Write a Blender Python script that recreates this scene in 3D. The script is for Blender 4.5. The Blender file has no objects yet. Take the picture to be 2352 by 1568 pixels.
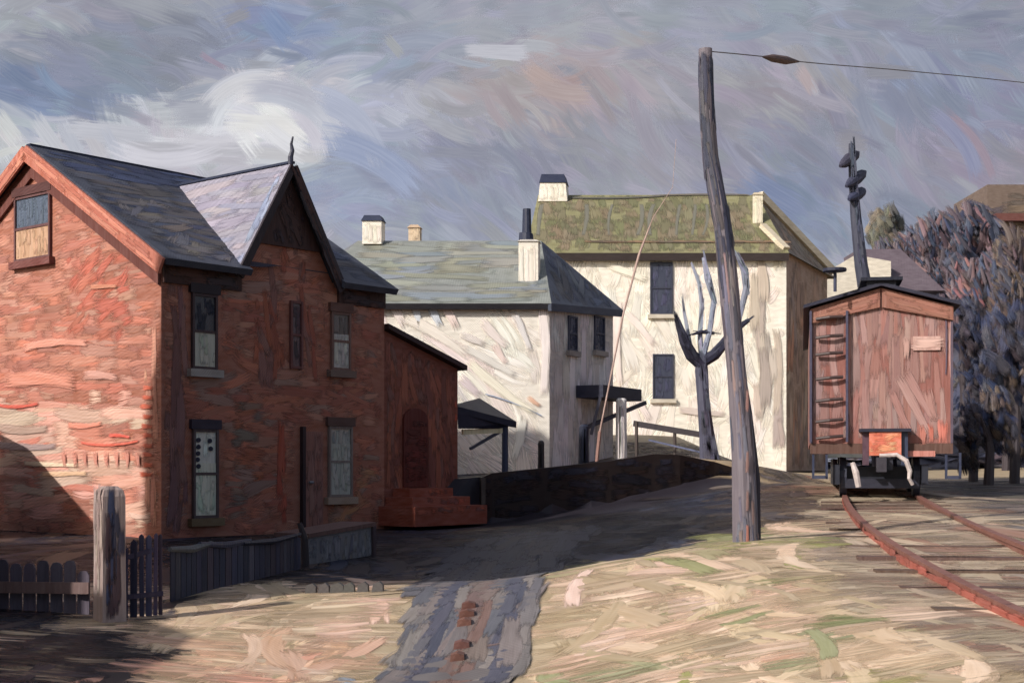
import bpy, math, random
import numpy as np
from mathutils import Vector
R = random.Random(11)
# ------------------------------------------------------------------ camera
F = 2352*50/36.0; EYE = 1.6; HY = 1070.0
sc = bpy.context.scene
cam_d = bpy.data.cameras.new("camera"); cam = bpy.data.objects.new("camera", cam_d)
sc.collection.objects.link(cam); sc.camera = cam
cam_d.lens = 50; cam_d.sensor_width = 36; cam_d.clip_end = 3000; cam_d.clip_start = .1
cam.location = (0, 0, EYE); cam.rotation_euler = (math.radians(90), 0, 0)
cam_d.shift_y = (HY-784)/2352.0
# ------------------------------------------------------------------ light
SUN_EL = math.radians(32); LX, LY = -.76, -.65          # horizontal direction towards the sun
world = bpy.data.worlds.new("World"); sc.world = world; world.use_nodes = True
nt = world.node_tree; bg = nt.nodes['Background']
sky = nt.nodes.new('ShaderNodeTexSky'); sky.sky_type = 'NISHITA'; sky.sun_disc = False
sky.sun_elevation = SUN_EL; sky.sun_rotation = math.atan2(LX, LY); sky.dust_density = 2.5
nt.links.new(sky.outputs[0], bg.inputs[0]); bg.inputs[1].default_value = .115
sd = bpy.data.lights.new("sun", 'SUN'); so = bpy.data.objects.new("sun", sd); sc.collection.objects.link(so)
sd.energy = 4.3; sd.angle = math.radians(1.2); sd.color = (1, .95, .89)
Ldir = Vector((LX*math.cos(SUN_EL), LY*math.cos(SUN_EL), math.sin(SUN_EL)))
so.rotation_euler = Ldir.to_track_quat('Z', 'Y').to_euler(); so.location = (-30, -20, 30)
sc.view_settings.view_transform = 'Standard'; sc.view_settings.look = 'None'
sc.view_settings.exposure = 0; sc.view_settings.gamma = 1
sc.cycles.transparent_max_bounces = 48

# ------------------------------------------------------------------ helpers
def lin(c): c /= 255.0; return c/12.92 if c <= .04045 else ((c+.055)/1.055)**2.4
def S(r, g, b): return (lin(r), lin(g), lin(b))
def vary(c, a=.12):
    k = 1+R.uniform(-a, a); return tuple(max(0, x*k*(1+R.uniform(-a, a)*.4)) for x in c)
def P(px, py, d): return Vector(((px-1176)/F*d, d, EYE-(py-HY)/F*d))

def paint(name, kind='surface', axis=(3, 3, 3), rough=.55, weave=85., wamt=.26, bump=.22, spec=.25):
    """oil paint: 'surface' = brushed ground layer, 'dab' = one brush stroke per strip, 'sky' = glowing dab"""
    m = bpy.data.materials.new(name); m.use_nodes = True; t = m.node_tree; t.nodes.clear(); N = t.nodes.new; L = t.links.new
    def math_(op, a, b=None, c=None, clamp=False):
        n = N('ShaderNodeMath'); n.operation = op; n.use_clamp = clamp
        for i, v in enumerate((a, b, c)):
            if v is None: continue
            if isinstance(v, (int, float)): n.inputs[i].default_value = v
            else: L(v, n.inputs[i])
        return n.outputs[0]
    out = N('ShaderNodeOutputMaterial')
    col = N('ShaderNodeAttribute'); col.attribute_name = 'col'
    seed = N('ShaderNodeAttribute'); seed.attribute_name = 'seed'
    tc = N('ShaderNodeTexCoord')
    no = N('ShaderNodeTexNoise'); no.inputs['Scale'].default_value = 1; no.inputs['Detail'].default_value = 3; no.inputs['Roughness'].default_value = .6
    if kind == 'surface':
        mp = N('ShaderNodeMapping'); L(tc.outputs['Object'], mp.inputs[0]); mp.inputs['Scale'].default_value = axis
        L(mp.outputs[0], no.inputs['Vector'])
    else:
        uv = N('ShaderNodeAttribute'); uv.attribute_name = 'suv'
        sp = N('ShaderNodeSeparateXYZ'); L(uv.outputs['Vector'], sp.inputs[0])
        tt, vv, asp = sp.outputs
        cb = N('ShaderNodeCombineXYZ')
        L(math_('MULTIPLY_ADD', math_('MULTIPLY', tt, asp), .38, math_('MULTIPLY', seed.outputs['Fac'], 53.)), cb.inputs[0])
        L(math_('MULTIPLY', vv, 5. if 'ground' in name else 8. if kind == 'sky' else 11.), cb.inputs[1]); L(math_('MULTIPLY', seed.outputs['Fac'], 91.), cb.inputs[2])
        L(cb.outputs[0], no.inputs['Vector'])
    s = no.outputs['Fac']
    # large blotches of scumbled paint and the canvas tooth
    nb = N('ShaderNodeTexNoise'); nb.inputs['Scale'].default_value = 1.6 if weave > 10 else .027; nb.inputs['Detail'].default_value = 4; L(tc.outputs['Object'], nb.inputs['Vector'])
    mpw = N('ShaderNodeMapping'); L(tc.outputs['Object'], mpw.inputs[0]); mpw.inputs['Scale'].default_value = (weave,)*3
    sw = N('ShaderNodeSeparateXYZ'); L(mpw.outputs[0], sw.inputs[0])
    w1 = math_('SINE', math_('ADD', sw.outputs[0], sw.outputs[1])); w2 = math_('SINE', math_('ADD', sw.outputs[2], math_('MULTIPLY', sw.outputs[1], .35)))
    w = math_('MULTIPLY', w1, w2)
    wm = N('ShaderNodeMapRange'); L(nb.outputs['Fac'], wm.inputs[0]); wm.inputs[1].default_value = .38; wm.inputs[2].default_value = .62
    wv = math_('MULTIPLY', math_('MULTIPLY', w, wm.outputs[0]), wamt)
    val = math_('ADD', math_('MULTIPLY_ADD', s, .8 if kind == 'surface' else .5 if kind == 'dab' else .35, .6 if kind == 'surface' else .77 if kind == 'dab' else .83), wv)
    val = math_('ADD', val, math_('MULTIPLY_ADD', nb.outputs['Fac'], .3, -.15))
    hs = N('ShaderNodeHueSaturation'); L(col.outputs['Color'], hs.inputs['Color']); L(val, hs.inputs['Value'])
    L(math_('MULTIPLY_ADD', s, -.4, 1.1), hs.inputs['Saturation'])
    if kind == 'sky':
        sh = N('ShaderNodeEmission'); L(hs.outputs[0], sh.inputs[0]); shader = sh.outputs[0]
    else:
        sh = N('ShaderNodeBsdfPrincipled'); L(hs.outputs[0], sh.inputs['Base Color']); sh.inputs['Roughness'].default_value = rough
        sh.inputs['Specular IOR Level'].default_value = spec
        bp = N('ShaderNodeBump'); bp.inputs['Strength'].default_value = bump; bp.inputs['Distance'].default_value = .03
        L(math_('ADD', s, wv), bp.inputs['Height']); L(bp.outputs[0], sh.inputs['Normal']); shader = sh.outputs[0]
    if kind in ('dab', 'sky'):
        et = math_('MULTIPLY', math_('MULTIPLY', math_('MINIMUM', tt, math_('SUBTRACT', 1., tt)), asp), .8)
        ev = math_('MULTIPLY', math_('MINIMUM', vv, math_('SUBTRACT', 1., vv)), 3.2)
        a = math_('ADD', math_('MINIMUM', et, ev), math_('MULTIPLY_ADD', s, 2.4 if kind == 'dab' else 2.2, -1.05 if kind == 'dab' else -1.0))
        mr = N('ShaderNodeMapRange'); mr.interpolation_type = 'SMOOTHSTEP'; L(a, mr.inputs[0]); mr.inputs[1].default_value = .0; mr.inputs[2].default_value = .85 if 'paint_dab' in name else .8 if kind == 'dab' else 1.0
        tr = N('ShaderNodeBsdfTransparent'); mx = N('ShaderNodeMixShader')
        L(mr.outputs[0], mx.inputs[0]); L(tr.outputs[0], mx.inputs[1]); L(shader, mx.inputs[2]); shader = mx.outputs[0]
    L(shader, out.inputs[0])
    return m
M = {
 'wall': paint('brushed_wall', axis=(2.5, 2.5, 9)),
 'wood': paint('brushed_wood', axis=(16, 16, 1.2), bump=.6, wamt=.03),
 'roof': paint('brushed_slate', axis=(3, 3, 9)),
 'earth': paint('brushed_earth', axis=(2.2, 1.1, 3), weave=130, wamt=.16, bump=.3),
 'iron': paint('rusted_iron', axis=(7, 7, 7), rough=.5, spec=.35, wamt=.03),
 'glass': paint('window_glass', axis=(14, 14, 1.5), rough=.22, spec=.6, bump=.3),
 'dab': paint('paint_dab', 'dab', wamt=.2), 'ndab': paint('near_paint_dab', 'dab', wamt=.0),
 'gdab': paint('ground_dab', 'dab', weave=130, wamt=.16, bump=.22),
 'skyb': None,
}
def emis(name):
    m = bpy.data.materials.new(name); m.use_nodes = True; t = m.node_tree; t.nodes.clear()
    o = t.nodes.new('ShaderNodeOutputMaterial'); e = t.nodes.new('ShaderNodeEmission'); a = t.nodes.new('ShaderNodeAttribute'); a.attribute_name = 'col'
    n = t.nodes.new('ShaderNodeTexNoise'); n.inputs['Scale'].default_value = .02; n.inputs['Detail'].default_value = 6
    tc = t.nodes.new('ShaderNodeTexCoord'); t.links.new(tc.outputs['Object'], n.inputs['Vector'])
    h = t.nodes.new('ShaderNodeHueSaturation'); t.links.new(a.outputs['Color'], h.inputs['Color'])
    mr = t.nodes.new('ShaderNodeMapRange'); t.links.new(n.outputs['Fac'], mr.inputs[0]); mr.inputs[3].default_value = .8; mr.inputs[4].default_value = 1.2
    t.links.new(mr.outputs[0], h.inputs['Value']); t.links.new(h.outputs[0], e.inputs[0]); t.links.new(e.outputs[0], o.inputs[0])
    return m
M['skyb'] = emis('sky_ground_layer'); M['sky'] = paint('sky_dab', 'sky', weave=.9, wamt=.0)

class MB:
    def __init__(s, mat='wall', dab=None): s.v = []; s.f = []; s.c = []; s.uv = []; s.sd = []; s.mi = []; s.mat = mat; s.dab = dab or ('ndab' if mat in ('wood', 'iron', 'glass') else 'dab'); s.k = R.random()
    def add(s, vs, fs, col, mi=0):
        b = len(s.v); s.v += [tuple(v) for v in vs]; n = len(vs)
        s.c += [col]*n; s.uv += [(0, 0, 0)]*n; s.sd += [s.k]*n
        s.f += [tuple(i+b for i in f) for f in fs]; s.mi += [mi]*len(fs)
    def poly(s, pts, col): s.add(pts, [tuple(range(len(pts)))], col)
    def prism(s, pts, ext, col):
        n = len(pts); pts = [Vector(p) for p in pts]; ext = Vector(ext)
        s.add(pts+[p+ext for p in pts], [tuple(range(n))[::-1], tuple(range(n, 2*n))]+[(i, (i+1) % n, (i+1) % n+n, i+n) for i in range(n)], col)
    def box(s, o, a, b, c, col): s.prism([Vector(o), Vector(o)+Vector(a), Vector(o)+Vector(a)+Vector(b), Vector(o)+Vector(b)], c, col)
    def cbox(s, c, sx, sy, sz, col, rz=0):
        a = Vector((math.cos(rz), math.sin(rz), 0)); b = Vector((-a.y, a.x, 0)); c = Vector(c)
        s.box(c-a*sx/2-b*sy/2-Vector((0, 0, sz/2)), a*sx, b*sy, (0, 0, sz), col)
    def bar(s, a, b, w, h, col, up=(0, 0, 1)):
        a = Vector(a); b = Vector(b); d = (b-a).normalized(); up = Vector(up)
        if abs(d.dot(up)) > .95: up = Vector((0, 1, 0))
        x = d.cross(up).normalized(); y = x.cross(d)
        s.prism([a-x*w/2-y*h/2, a+x*w/2-y*h/2, a+x*w/2+y*h/2, a-x*w/2+y*h/2], b-a, col)
    def tube(s, pts, rad, col, n=10, cap=True, wob=0):
        pts = [Vector(p) for p in pts]; rings = []
        for i, p in enumerate(pts):
            d = (pts[min(i+1, len(pts)-1)]-pts[max(i-1, 0)]).normalized()
            x = d.cross(Vector((0, 1, 0)) if abs(d.y) < .9 else Vector((0, 0, 1))).normalized(); y = d.cross(x)
            r = rad[i] if isinstance(rad, (list, tuple)) else rad
            rings += [p+(x*math.cos(2*math.pi*k/n)+y*math.sin(2*math.pi*k/n))*r*(1+R.uniform(-wob, wob)) for k in range(n)]
        fs = [(i*n+k, i*n+(k+1) % n, (i+1)*n+(k+1) % n, (i+1)*n+k) for i in range(len(pts)-1) for k in range(n)]
        if cap: fs += [tuple(range(n))[::-1], tuple((len(pts)-1)*n+k for k in range(n))]
        s.add(rings, fs, col)
    def strip(s, rows, col, asp):
        """rows: (nu+1) lists of (nv+1) points -> one dab"""
        nu = len(rows)-1; nv = len(rows[0])-1; b = len(s.v); sd = R.random()
        for i, r in enumerate(rows):
            for j, p in enumerate(r):
                s.v.append(tuple(p)); s.uv.append((i/nu, j/nv, asp)); s.c.append(col); s.sd.append(sd)
        for i in range(nu):
            for j in range(nv):
                a = b+i*(nv+1)+j; s.f.append((a, a+nv+1, a+nv+2, a+1)); s.mi.append(1)
    def dabs(s, p, d, n, length, width, col, bend=0, lift=.01, thick=.003, nu=7, warp=None):
        p = Vector(p); d = Vector(d).normalized(); n = Vector(n).normalized(); w = n.cross(d).normalized(); rows = []
        for i in range(nu+1):
            t = i/nu; c = p+d*(t-.5)*length+w*(bend*length*(1-(2*t-1)**2))
            ww = width*(.75+.25*math.sin(math.pi*min(1, t*1.3+.1))); row = []
            for j in range(4):
                v = j/3; q = c+w*(v-.5)*ww+n*(lift+thick*(1 if 0 < j < 3 else 0))
                if warp: q = warp(q, lift+thick*(1 if 0 < j < 3 else 0))
                row.append(q)
            rows.append(row)
        s.strip(rows, col, length/width)
    def fill(s, pl, poly, pal, ang=0, jit=.2, ln=(.5, 1.2), wd=(.12, .22), cov=2.2, holes=(), lift=(.004, .02), bend=.05, mar=.0, va=.09):
        wd = (wd[0]*1.5, wd[1]*1.75); ln = (ln[0]*1.1, ln[1]*1.15); lift = (lift[0] if lift[0] > .03 else lift[0]*.35, lift[1] if lift[0] > .03 else lift[1]*.35)
        us = [p[0] for p in poly]; vs = [p[1] for p in poly]
        A = abs(sum(poly[i][0]*poly[(i+1) % len(poly)][1]-poly[(i+1) % len(poly)][0]*poly[i][1] for i in range(len(poly))))/2
        n = int(A*cov/((ln[0]+ln[1])/2*(wd[0]+wd[1])/2)); 
        def ins(u, v):
            c = False; k = len(poly); j = k-1
            for i in range(k):
                (x1, y1), (x2, y2) = poly[i], poly[j]
                if (y1 > v) != (y2 > v) and u < (x2-x1)*(v-y1)/(y2-y1)+x1: c = not c
                j = i
            if not c: return False
            return not any(h[0] < u < h[1] and h[2] < v < h[3] for h in holes)
        for _ in range(n):
            for _t in range(12):
                u = R.uniform(min(us), max(us)); v = R.uniform(min(vs), max(vs))
                if not ins(u, v): continue
                a = ang+R.gauss(0, jit); l = R.uniform(*ln); w = R.uniform(*wd); du, dv = math.cos(a), math.sin(a)
                ok = False
                for _s in range(4):
                    if all(ins(u+k*du*l/2-m*dv*(w/2-mar), v+k*dv*l/2+m*du*(w/2-mar)) for k in (-1, 1) for m in (-1, 1)): ok = True; break
                    l *= .65; w *= .88
                if ok:
                    s.dabs(pl.at(u, v), pl.U*du+pl.V*dv, pl.N, l, w, vary(R.choice(pal), va), R.uniform(-bend, bend), R.uniform(*lift)); break
    def build(s, name, parent=None, origin=(0, 0, 0), mat=None):
        o = Vector(origin); me = bpy.data.meshes.new(name)
        me.from_pydata([(x-o.x, y-o.y, z-o.z) for x, y, z in s.v], [], s.f)
        n = len(s.v)
        a = me.attributes.new('col', 'FLOAT_COLOR', 'POINT'); arr = np.ones((n, 4), np.float32); arr[:, :3] = np.array(s.c, np.float32); a.data.foreach_set('color', arr.ravel())
        a = me.attributes.new('suv', 'FLOAT_VECTOR', 'POINT'); a.data.foreach_set('vector', np.array(s.uv, np.float32).ravel())
        a = me.attributes.new('seed', 'FLOAT', 'POINT'); a.data.foreach_set('value', np.array(s.sd, np.float32))
        me.materials.append(M[mat or s.mat]); me.materials.append(M[s.dab]); me.polygons.foreach_set('material_index', s.mi)
        me.update(); ob = bpy.data.objects.new(name, me); sc.collection.objects.link(ob)
        if parent: ob.parent = parent
        else: ob.location = o
        return ob
def tag(o, label=None, cat=None, group=None, kind=None):
    for k, v in (('label', label), ('category', cat), ('group', group), ('kind', kind)):
        if v: o[k] = v
    return o
def thing(name, loc, label, cat, group=None):
    o = bpy.data.objects.new(name, None); sc.collection.objects.link(o); o.location = loc; o.empty_display_size = .2
    return tag(o, label, cat, group)
class Plane:
    def __init__(s, O, U, V=(0, 0, 1)):
        s.O = Vector(O); s.U = Vector(U).normalized(); s.V = Vector(V).normalized(); s.N = s.U.cross(s.V).normalized()
    def at(s, u, v, n=0): return s.O+s.U*u+s.V*v+s.N*n
    def px(s, x, y):
        d = Vector(((x-1176)/F, 1, -(y-HY)/F)); c = Vector((0, 0, EYE)); t = (s.O-c).dot(s.N)/d.dot(s.N); q = c+d*t-s.O
        return q.dot(s.U), q.dot(s.V)
    def dab(s, mb, pts, wpx, col, lift=.03, jit=0):
        """one stroke on this plane between two photo points"""
        (x0, y0), (x1, y1) = pts; a = s.px(x0, y0); b = s.px(x1, y1); c = ((a[0]+b[0])/2, (a[1]+b[1])/2)
        dd = s.at(*b)-s.at(*a); w = wpx/F*s.at(*c).y
        mb.dabs(s.at(*c), dd, s.N, dd.length+w*.6, w, col, R.uniform(-.04, .04), lift)
def planks(mb, pl, u0, u1, v0, v1, n0, n1, col):
    mb.box(pl.at(u0, v0, n0), pl.U*(u1-u0), pl.V*(v1-v0), pl.N*(n1-n0), col)
def window(pl, x0, x1, y0, y1, parent, org, frame, glass, low=None, split=.5, sill=None, lintel=None, curtain=None, name='window'):
    """window part standing in plane pl; frame, pane, blind, sill as pieces"""
    (u0, va), (u1, vb) = pl.px(x0, y0), pl.px(x1, y1); u0, u1 = sorted((u0, u1)); v1, v0 = max(va, vb), min(va, vb); t = .055
    f = MB('wood')
    for a in ((u0, u0+t, v0, v1), (u1-t, u1, v0, v1)): planks(f, pl, *a, .0, .07, frame)
    for a in ((u0+t, u1-t, v0, v0+t), (u0+t, u1-t, v1-t, v1), (u0+t, u1-t, (v0+v1)/2-t/2, (v0+v1)/2+t/2)): planks(f, pl, *a, .0, .065, frame)
    w = f.build(name, parent, org)
    g = MB('glass'); planks(g, pl, u0+t, u1-t, v0+t, v1-t, .005, .03, glass)
    g.fill(pl, [(u0+t, v0+t), (u1-t, v0+t), (u1-t, v1-t), (u0+t, v1-t)], [glass, vary(glass, .3)], math.pi/2, .1, (.25, .6), (.05, .1), 1.2, lift=(.032, .036))
    g.build('pane', w, org)
    if low:
        b = MB('wood'); vm = v0+(v1-v0)*split; planks(b, pl, u0+t+.003, u1-t-.003, v0+t+.003, vm, .037, .045, low)
        b.fill(pl, [(u0+t, v0+t), (u1-t, v0+t), (u1-t, vm), (u0+t, vm)], [low, vary(low, .2)], math.pi/2, .1, (.3, .7), (.06, .1), 2, lift=(.05, .055)); b.build('curtain', w, org)
    if sill:
        b = MB('wall'); planks(b, pl, u0-.1, u1+.1, v0-.16, v0-.003, 0, .14, sill); b.build('sill', w, org)
    if lintel:
        b = MB('wall'); planks(b, pl, u0-.06, u1+.06, v1+.003, v1+.2, 0, .09, lintel); b.build('lintel', w, org)
    return w

# ------------------------------------------------------------------ terrain
def tps(pts):
    p = np.array([(q[0], q[1]) for q in pts], float); z = np.array([q[2] for q in pts], float); n = len(p)
    def U(r): return np.where(r > 1e-9, r*r*np.log(r+1e-12), 0)
    K = U(np.linalg.norm(p[:, None]-p[None], axis=2))+np.eye(n)*.05; Pm = np.c_[np.ones(n), p]
    A = np.block([[K, Pm], [Pm.T, np.zeros((3, 3))]]); w = np.linalg.solve(A, np.r_[z, 0, 0, 0])
    def f(x, y):
        r = np.hypot(p[:, 0]-x, p[:, 1]-y); return float(U(r)@w[:n]+w[n]+w[n+1]*x+w[n+2]*y)
    return f
def px3(x, y, d): q = P(x, y, d); return (q.x, q.y, q.z)
low_pts = [px3(*a) for a in [(0, 1568, 11.5), (400, 1568, 12.2), (850, 1568, 13), (1040, 1568, 13.1), (1230, 1568, 12.4), (1600, 1568, 10.6), (2000, 1568, 9.6), (2352, 1568, 8.8),
   (940, 1335, 20), (1290, 1330, 19.5), (1100, 1335, 20), (880, 1352, 18.2), (420, 1395, 17), (250, 1430, 15.6), (0, 1400, 16.4), (1400, 1290, 18), (1715, 1243, 19), (1960, 1236, 19.5),
   (370, 1240, 28), (880, 1215, 32.8), (1100, 1208, 33.8), (1450, 1150, 36), (1660, 1092, 38), (1800, 1110, 33), (700, 1290, 24)]]
RC = [(4.9, 8.6, .30), (4.78, 11, .42), (4.85, 14, .53), (5.3, 17, .62), (5.75, 19.5, .74), (6.9, 25, .88), (7.85, 30, .95), (9.2, 37, 1.05), (11.2, 47, 1.2), (13.8, 60, 1.4), (18, 80, 1.6)]
low_pts += [(x, y, z-.1) for x, y, z in RC]+[(x+3.5, y, z-.05) for x, y, z in RC]+[(x-1.6, y, z-.12) for x, y, z in RC[1:8]]
low_pts += [(0, -10, -.4), (-12, 0, -.4), (12, 0, .2), (-14, 20, -.1), (-16, 30, .1), (-14, 45, .3), (-5, 6, -.45), (1, 6, -.4), (4, 42, 1.6), (2, 60, 2), (-20, 70, 1), (25, 40, 1), (30, 60, 1.6), (25, 15, .5)]
hi_pts = [px3(*a) for a in [(1120, 1094, 34.6), (1540, 1044, 37.1), (1690, 1060, 38.3), (1230, 1085, 40), (1408, 1032, 48), (1640, 1015, 50), (1450, 1005, 50), (1630, 1055, 40)]]
hi_pts += [(-6, 36, 1.1), (-8, 50, 1.6), (8, 44, 1.6), (0, 70, 2.8), (-20, 60, 1.4), (12, 60, 1.9)]
gl, gh = tps(low_pts), tps(hi_pts)
W0, W1 = P(1090, 1100, 34.5), P(1700, 1060, 38.3)
wd_ = (W1-W0); wd_.z = 0; wd_.normalize(); wn_ = Vector((-wd_.y, wd_.x, 0))
def G(x, y):
    cx = max(-25, min(32, x)); cy = max(2, min(78, y)); a = gl(cx, cy)
    q = Vector((x-W0.x, y-W0.y, 0)); s = q.dot(wn_); k = min(1, max(0, s/.35))
    if q.dot(wd_) < -.6: k *= max(0, 1+(q.dot(wd_)+.6)/1.5)
    if k > 0:
        b = max(a, gh(cx, cy)); fr = min(1, max(0, (9.-x)/3.)); a += (b-a)*k*fr
    far = max(0, y-85); return a+.0*far
def ground_warp(q, up): return Vector((q.x, q.y, G(q.x, q.y)+up))

# ground sheet reaching the horizon, with dabs of earth, straw and painted-shade colour
g = MB('earth', 'gdab')
xs = [-1500, -600, -200, -80, -45]+[-28+i*.5 for i in range(121)]+[45, 80, 200, 600, 1500]
ys = [-300, -60, -15]+[2+i*.45 for i in range(170)]+[85, 110, 160, 300, 700, 2000]
gv = [(x, y, G(x, y)) for y in ys for x in xs]; nx = len(xs)
base_g = S(166, 146, 114)
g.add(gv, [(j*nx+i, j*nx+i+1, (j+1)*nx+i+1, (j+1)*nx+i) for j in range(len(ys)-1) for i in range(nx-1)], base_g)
for i_, (x, y, z) in enumerate(gv):
    if 20.8 < y < 38 and x < 2.5+(y-20)*.25: g.c[i_] = S(42, 38, 46)  # yard base colour darkened where the cast shade lies
    if x < -3.2 and 2 < y < 17.5: g.c[i_] = S(60, 52, 54)  # shaded left corner, also darkened in the base colour
TAN = [S(202, 176, 140), S(190, 166, 132), S(214, 186, 152), S(180, 156, 122), S(172, 150, 118), S(224, 194, 164), S(216, 180, 152)]
SHADE_EARTH = [S(42, 40, 50), S(34, 36, 54), S(50, 42, 44), S(36, 42, 62), S(46, 38, 42)]  # near-black dabs that put cast shade into the ground colour
PEACH = [S(210, 168, 134), S(204, 160, 132), S(216, 188, 154), S(196, 174, 146), S(190, 156, 126), S(176, 154, 122)]
GRN = [S(150, 146, 96), S(136, 138, 88), S(166, 154, 110), S(156, 154, 84), S(176, 158, 116)]
BRN = [S(92, 74, 60), S(78, 64, 60), S(104, 84, 66), S(70, 60, 62)]
GRY = [S(112, 104, 98), S(96, 92, 96), S(124, 108, 100), S(104, 96, 84)]
road_c = [(-.9, 9.5), (-.75, 11.5), (-.55, 13.3), (-.42, 16), (-.35, 18), (-.35, 20), (-.1, 23), (.6, 27), (1.6, 31), (3.2, 34.5)]
def roadx(y):
    for (a, b), (c, d) in zip(road_c, road_c[1:]):
        if b <= y <= d: return a+(c-a)*(y-b)/(d-b)
    return None
def roadw(y): return .82 if y < 15 else .82+(min(y, 26)-15)*.055
def trackx(y):
    for (a, b, _), (c, d, _2) in zip(RC, RC[1:]):
        if b <= y <= d: return a+(c-a)*(y-b)/(d-b)
    return None
for _ in range(3800):
    u = R.random(); y = 9*math.exp(u*math.log(48/9)); x = R.uniform(-.42, .42)*y
    rx = roadx(y); tx = trackx(y)
    if rx is not None and y < 24 and abs(x-rx) < roadw(y)+.12: continue
    if x < (rx if rx is not None else 0) :
        pal = PEACH if y < 15 else (TAN if y < 20 else BRN)
        if x < -3.0-(y-12)*.22 and y < 17.5: pal = SHADE_EARTH+[S(40, 38, 50), S(48, 42, 44)]
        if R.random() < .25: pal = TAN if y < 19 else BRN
        if y > 20.8: pal = SHADE_EARTH+BRN[:2]
    else:
        pal = TAN if R.random() < .91 else GRN
        if y > 17.5 and x < 4.2: pal = GRN if R.random() < .6 else TAN
        if y > 23: pal = BRN if R.random() < .9 else BRN+GRN[:1]
        if y > 34 : pal = GRY+BRN[:2]
        if 20.8 < y < 38 and x < 2.5+(y-20)*.2: pal = SHADE_EARTH
        if tx is not None and abs(x-tx) < 1.6: pal = [S(172, 152, 126), S(156, 134, 112), S(190, 168, 140), S(166, 146, 122), S(150, 112, 92), S(146, 128, 112)]
        if tx is not None and x > tx+1.7: pal = GRY
    a = R.uniform(-.35, .35) if R.random() < .76 else R.uniform(1.15, 1.5)*(1 if R.random() < .35 else -1)
    sc_ = y/14.
    qs = Vector((x-W0.x, y-W0.y, 0)); s__ = qs.dot(wn_); al = qs.dot(wd_)
    if -3.0 < s__ < 2.2 and -3 < al < 9.5: continue
    if abs(a) < .7: l = R.uniform(.4, 1.0)*sc_; w = R.uniform(.7, 1.6)*sc_
    else: l = R.uniform(1.2, 2.6)*sc_; w = R.uniform(.2, .5)*sc_
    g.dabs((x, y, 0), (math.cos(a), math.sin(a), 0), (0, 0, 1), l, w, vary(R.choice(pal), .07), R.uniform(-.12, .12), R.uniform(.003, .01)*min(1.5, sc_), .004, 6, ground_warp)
for cx_, cy_, rx_, ry2, n_d, pal in ((2.6, 19.3, .9, 1.3, 26, [S(164, 160, 80), S(152, 152, 78), S(172, 168, 96)]), (3.6, 18.6, .5, 1, 10, [S(150, 148, 96), S(168, 160, 90)]), (1.4, 15.2, 1.2, 1.8, 16, [S(222, 190, 170), S(214, 180, 160)]), (3, 12.6, .9, 1.6, 12, [S(222, 198, 168), S(216, 186, 158)]),
                                (1.0, 12.4, .7, 1.2, 12, [S(148, 150, 104), S(160, 158, 116)]), (2.2, 11.2, .5, .9, 8, [S(150, 152, 108), S(214, 168, 134)]), (-2.4, 13.3, 1.0, 1.2, 22, [S(224, 176, 140), S(218, 158, 128), S(228, 196, 158)]), (-1.9, 16, .9, 1.2, 14, [S(216, 192, 160), S(222, 184, 160)]), (-1.75, 13.2, .2, .3, 2, [S(130, 146, 164)])):
    for _ in range(n_d//2+1):
        x, y = cx_+R.gauss(0, .5)*rx_, cy_+R.gauss(0, .5)*ry2; rx = roadx(y)
        if rx is not None and abs(x-rx) < roadw(y)+.15: continue
        st_ = R.random() < .5; a = R.uniform(-.2, .2) if st_ else R.choice((-1, -1, 1))*R.uniform(1.2, 1.5); sc_ = y/14
        g.dabs((x, y, 0), (math.cos(a), math.sin(a), 0), (0, 0, 1), (R.uniform(.4, .8) if st_ else R.uniform(1, 2))*sc_, (R.uniform(.7, 1.4) if st_ else R.uniform(.16, .32))*sc_, vary(R.choice(pal), .05), R.uniform(-.05, .05), R.uniform(.006, .012), .002, 6, ground_warp)
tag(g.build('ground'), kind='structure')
# road: grey lane with two ruts and a reddish crown, its far stretch painted as shaded
rd = MB('earth', 'gdab'); rows = []; yy = [9.5+i*.5 for i in range(36)]
for y in yy:
    x = roadx(y); w = roadw(y); rows.append([Vector((x+k*w, y, G(x+k*w, y)+(.02 if abs(k) < .9 else -.03))) for k in (-1, -.96, -.5, 0, .5, .96, 1)])
vs = [p for r in rows for p in r]
rd0 = [S(106, 100, 100) if p.y < 19.8 else S(42, 42, 54) for p in vs]  # lane base turns dark where shade crosses it
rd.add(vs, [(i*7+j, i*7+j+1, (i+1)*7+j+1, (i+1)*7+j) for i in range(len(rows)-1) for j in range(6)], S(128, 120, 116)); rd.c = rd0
def rwarp(q, up): return Vector((q.x, q.y, G(q.x, q.y)+.02+up))
for _ in range(620):
    y = 9.6*math.exp(R.random()*math.log(26.6/9.6)); k = R.uniform(-.74, .74); x = roadx(y)+k*roadw(y)
    pal = [S(112, 106, 106), S(100, 98, 104), S(120, 110, 108), S(92, 92, 100), S(126, 118, 114)]
    if abs(k-.05) < .2 and y < 18: pal = [S(118, 92, 84), S(108, 88, 84), S(116, 102, 96)]
    if y > 19.6: pal = [S(46, 48, 64), S(38, 40, 58), S(52, 48, 56), S(36, 38, 54)]  # far lane dabs painted dark as shade
    if y < 19.6 and abs(abs(k-.05)-.42) < .1: pal = [S(80, 80, 94), S(72, 74, 90)]
    a = 1.47+R.gauss(0, .05) if R.random() < .8 or abs(k) > .5 else R.gauss(.1, .2)
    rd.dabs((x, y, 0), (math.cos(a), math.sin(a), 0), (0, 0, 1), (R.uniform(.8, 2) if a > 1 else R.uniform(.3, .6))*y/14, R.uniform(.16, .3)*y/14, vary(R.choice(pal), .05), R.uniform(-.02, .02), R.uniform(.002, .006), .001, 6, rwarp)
tag(rd.build('road'), kind='structure')

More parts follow.
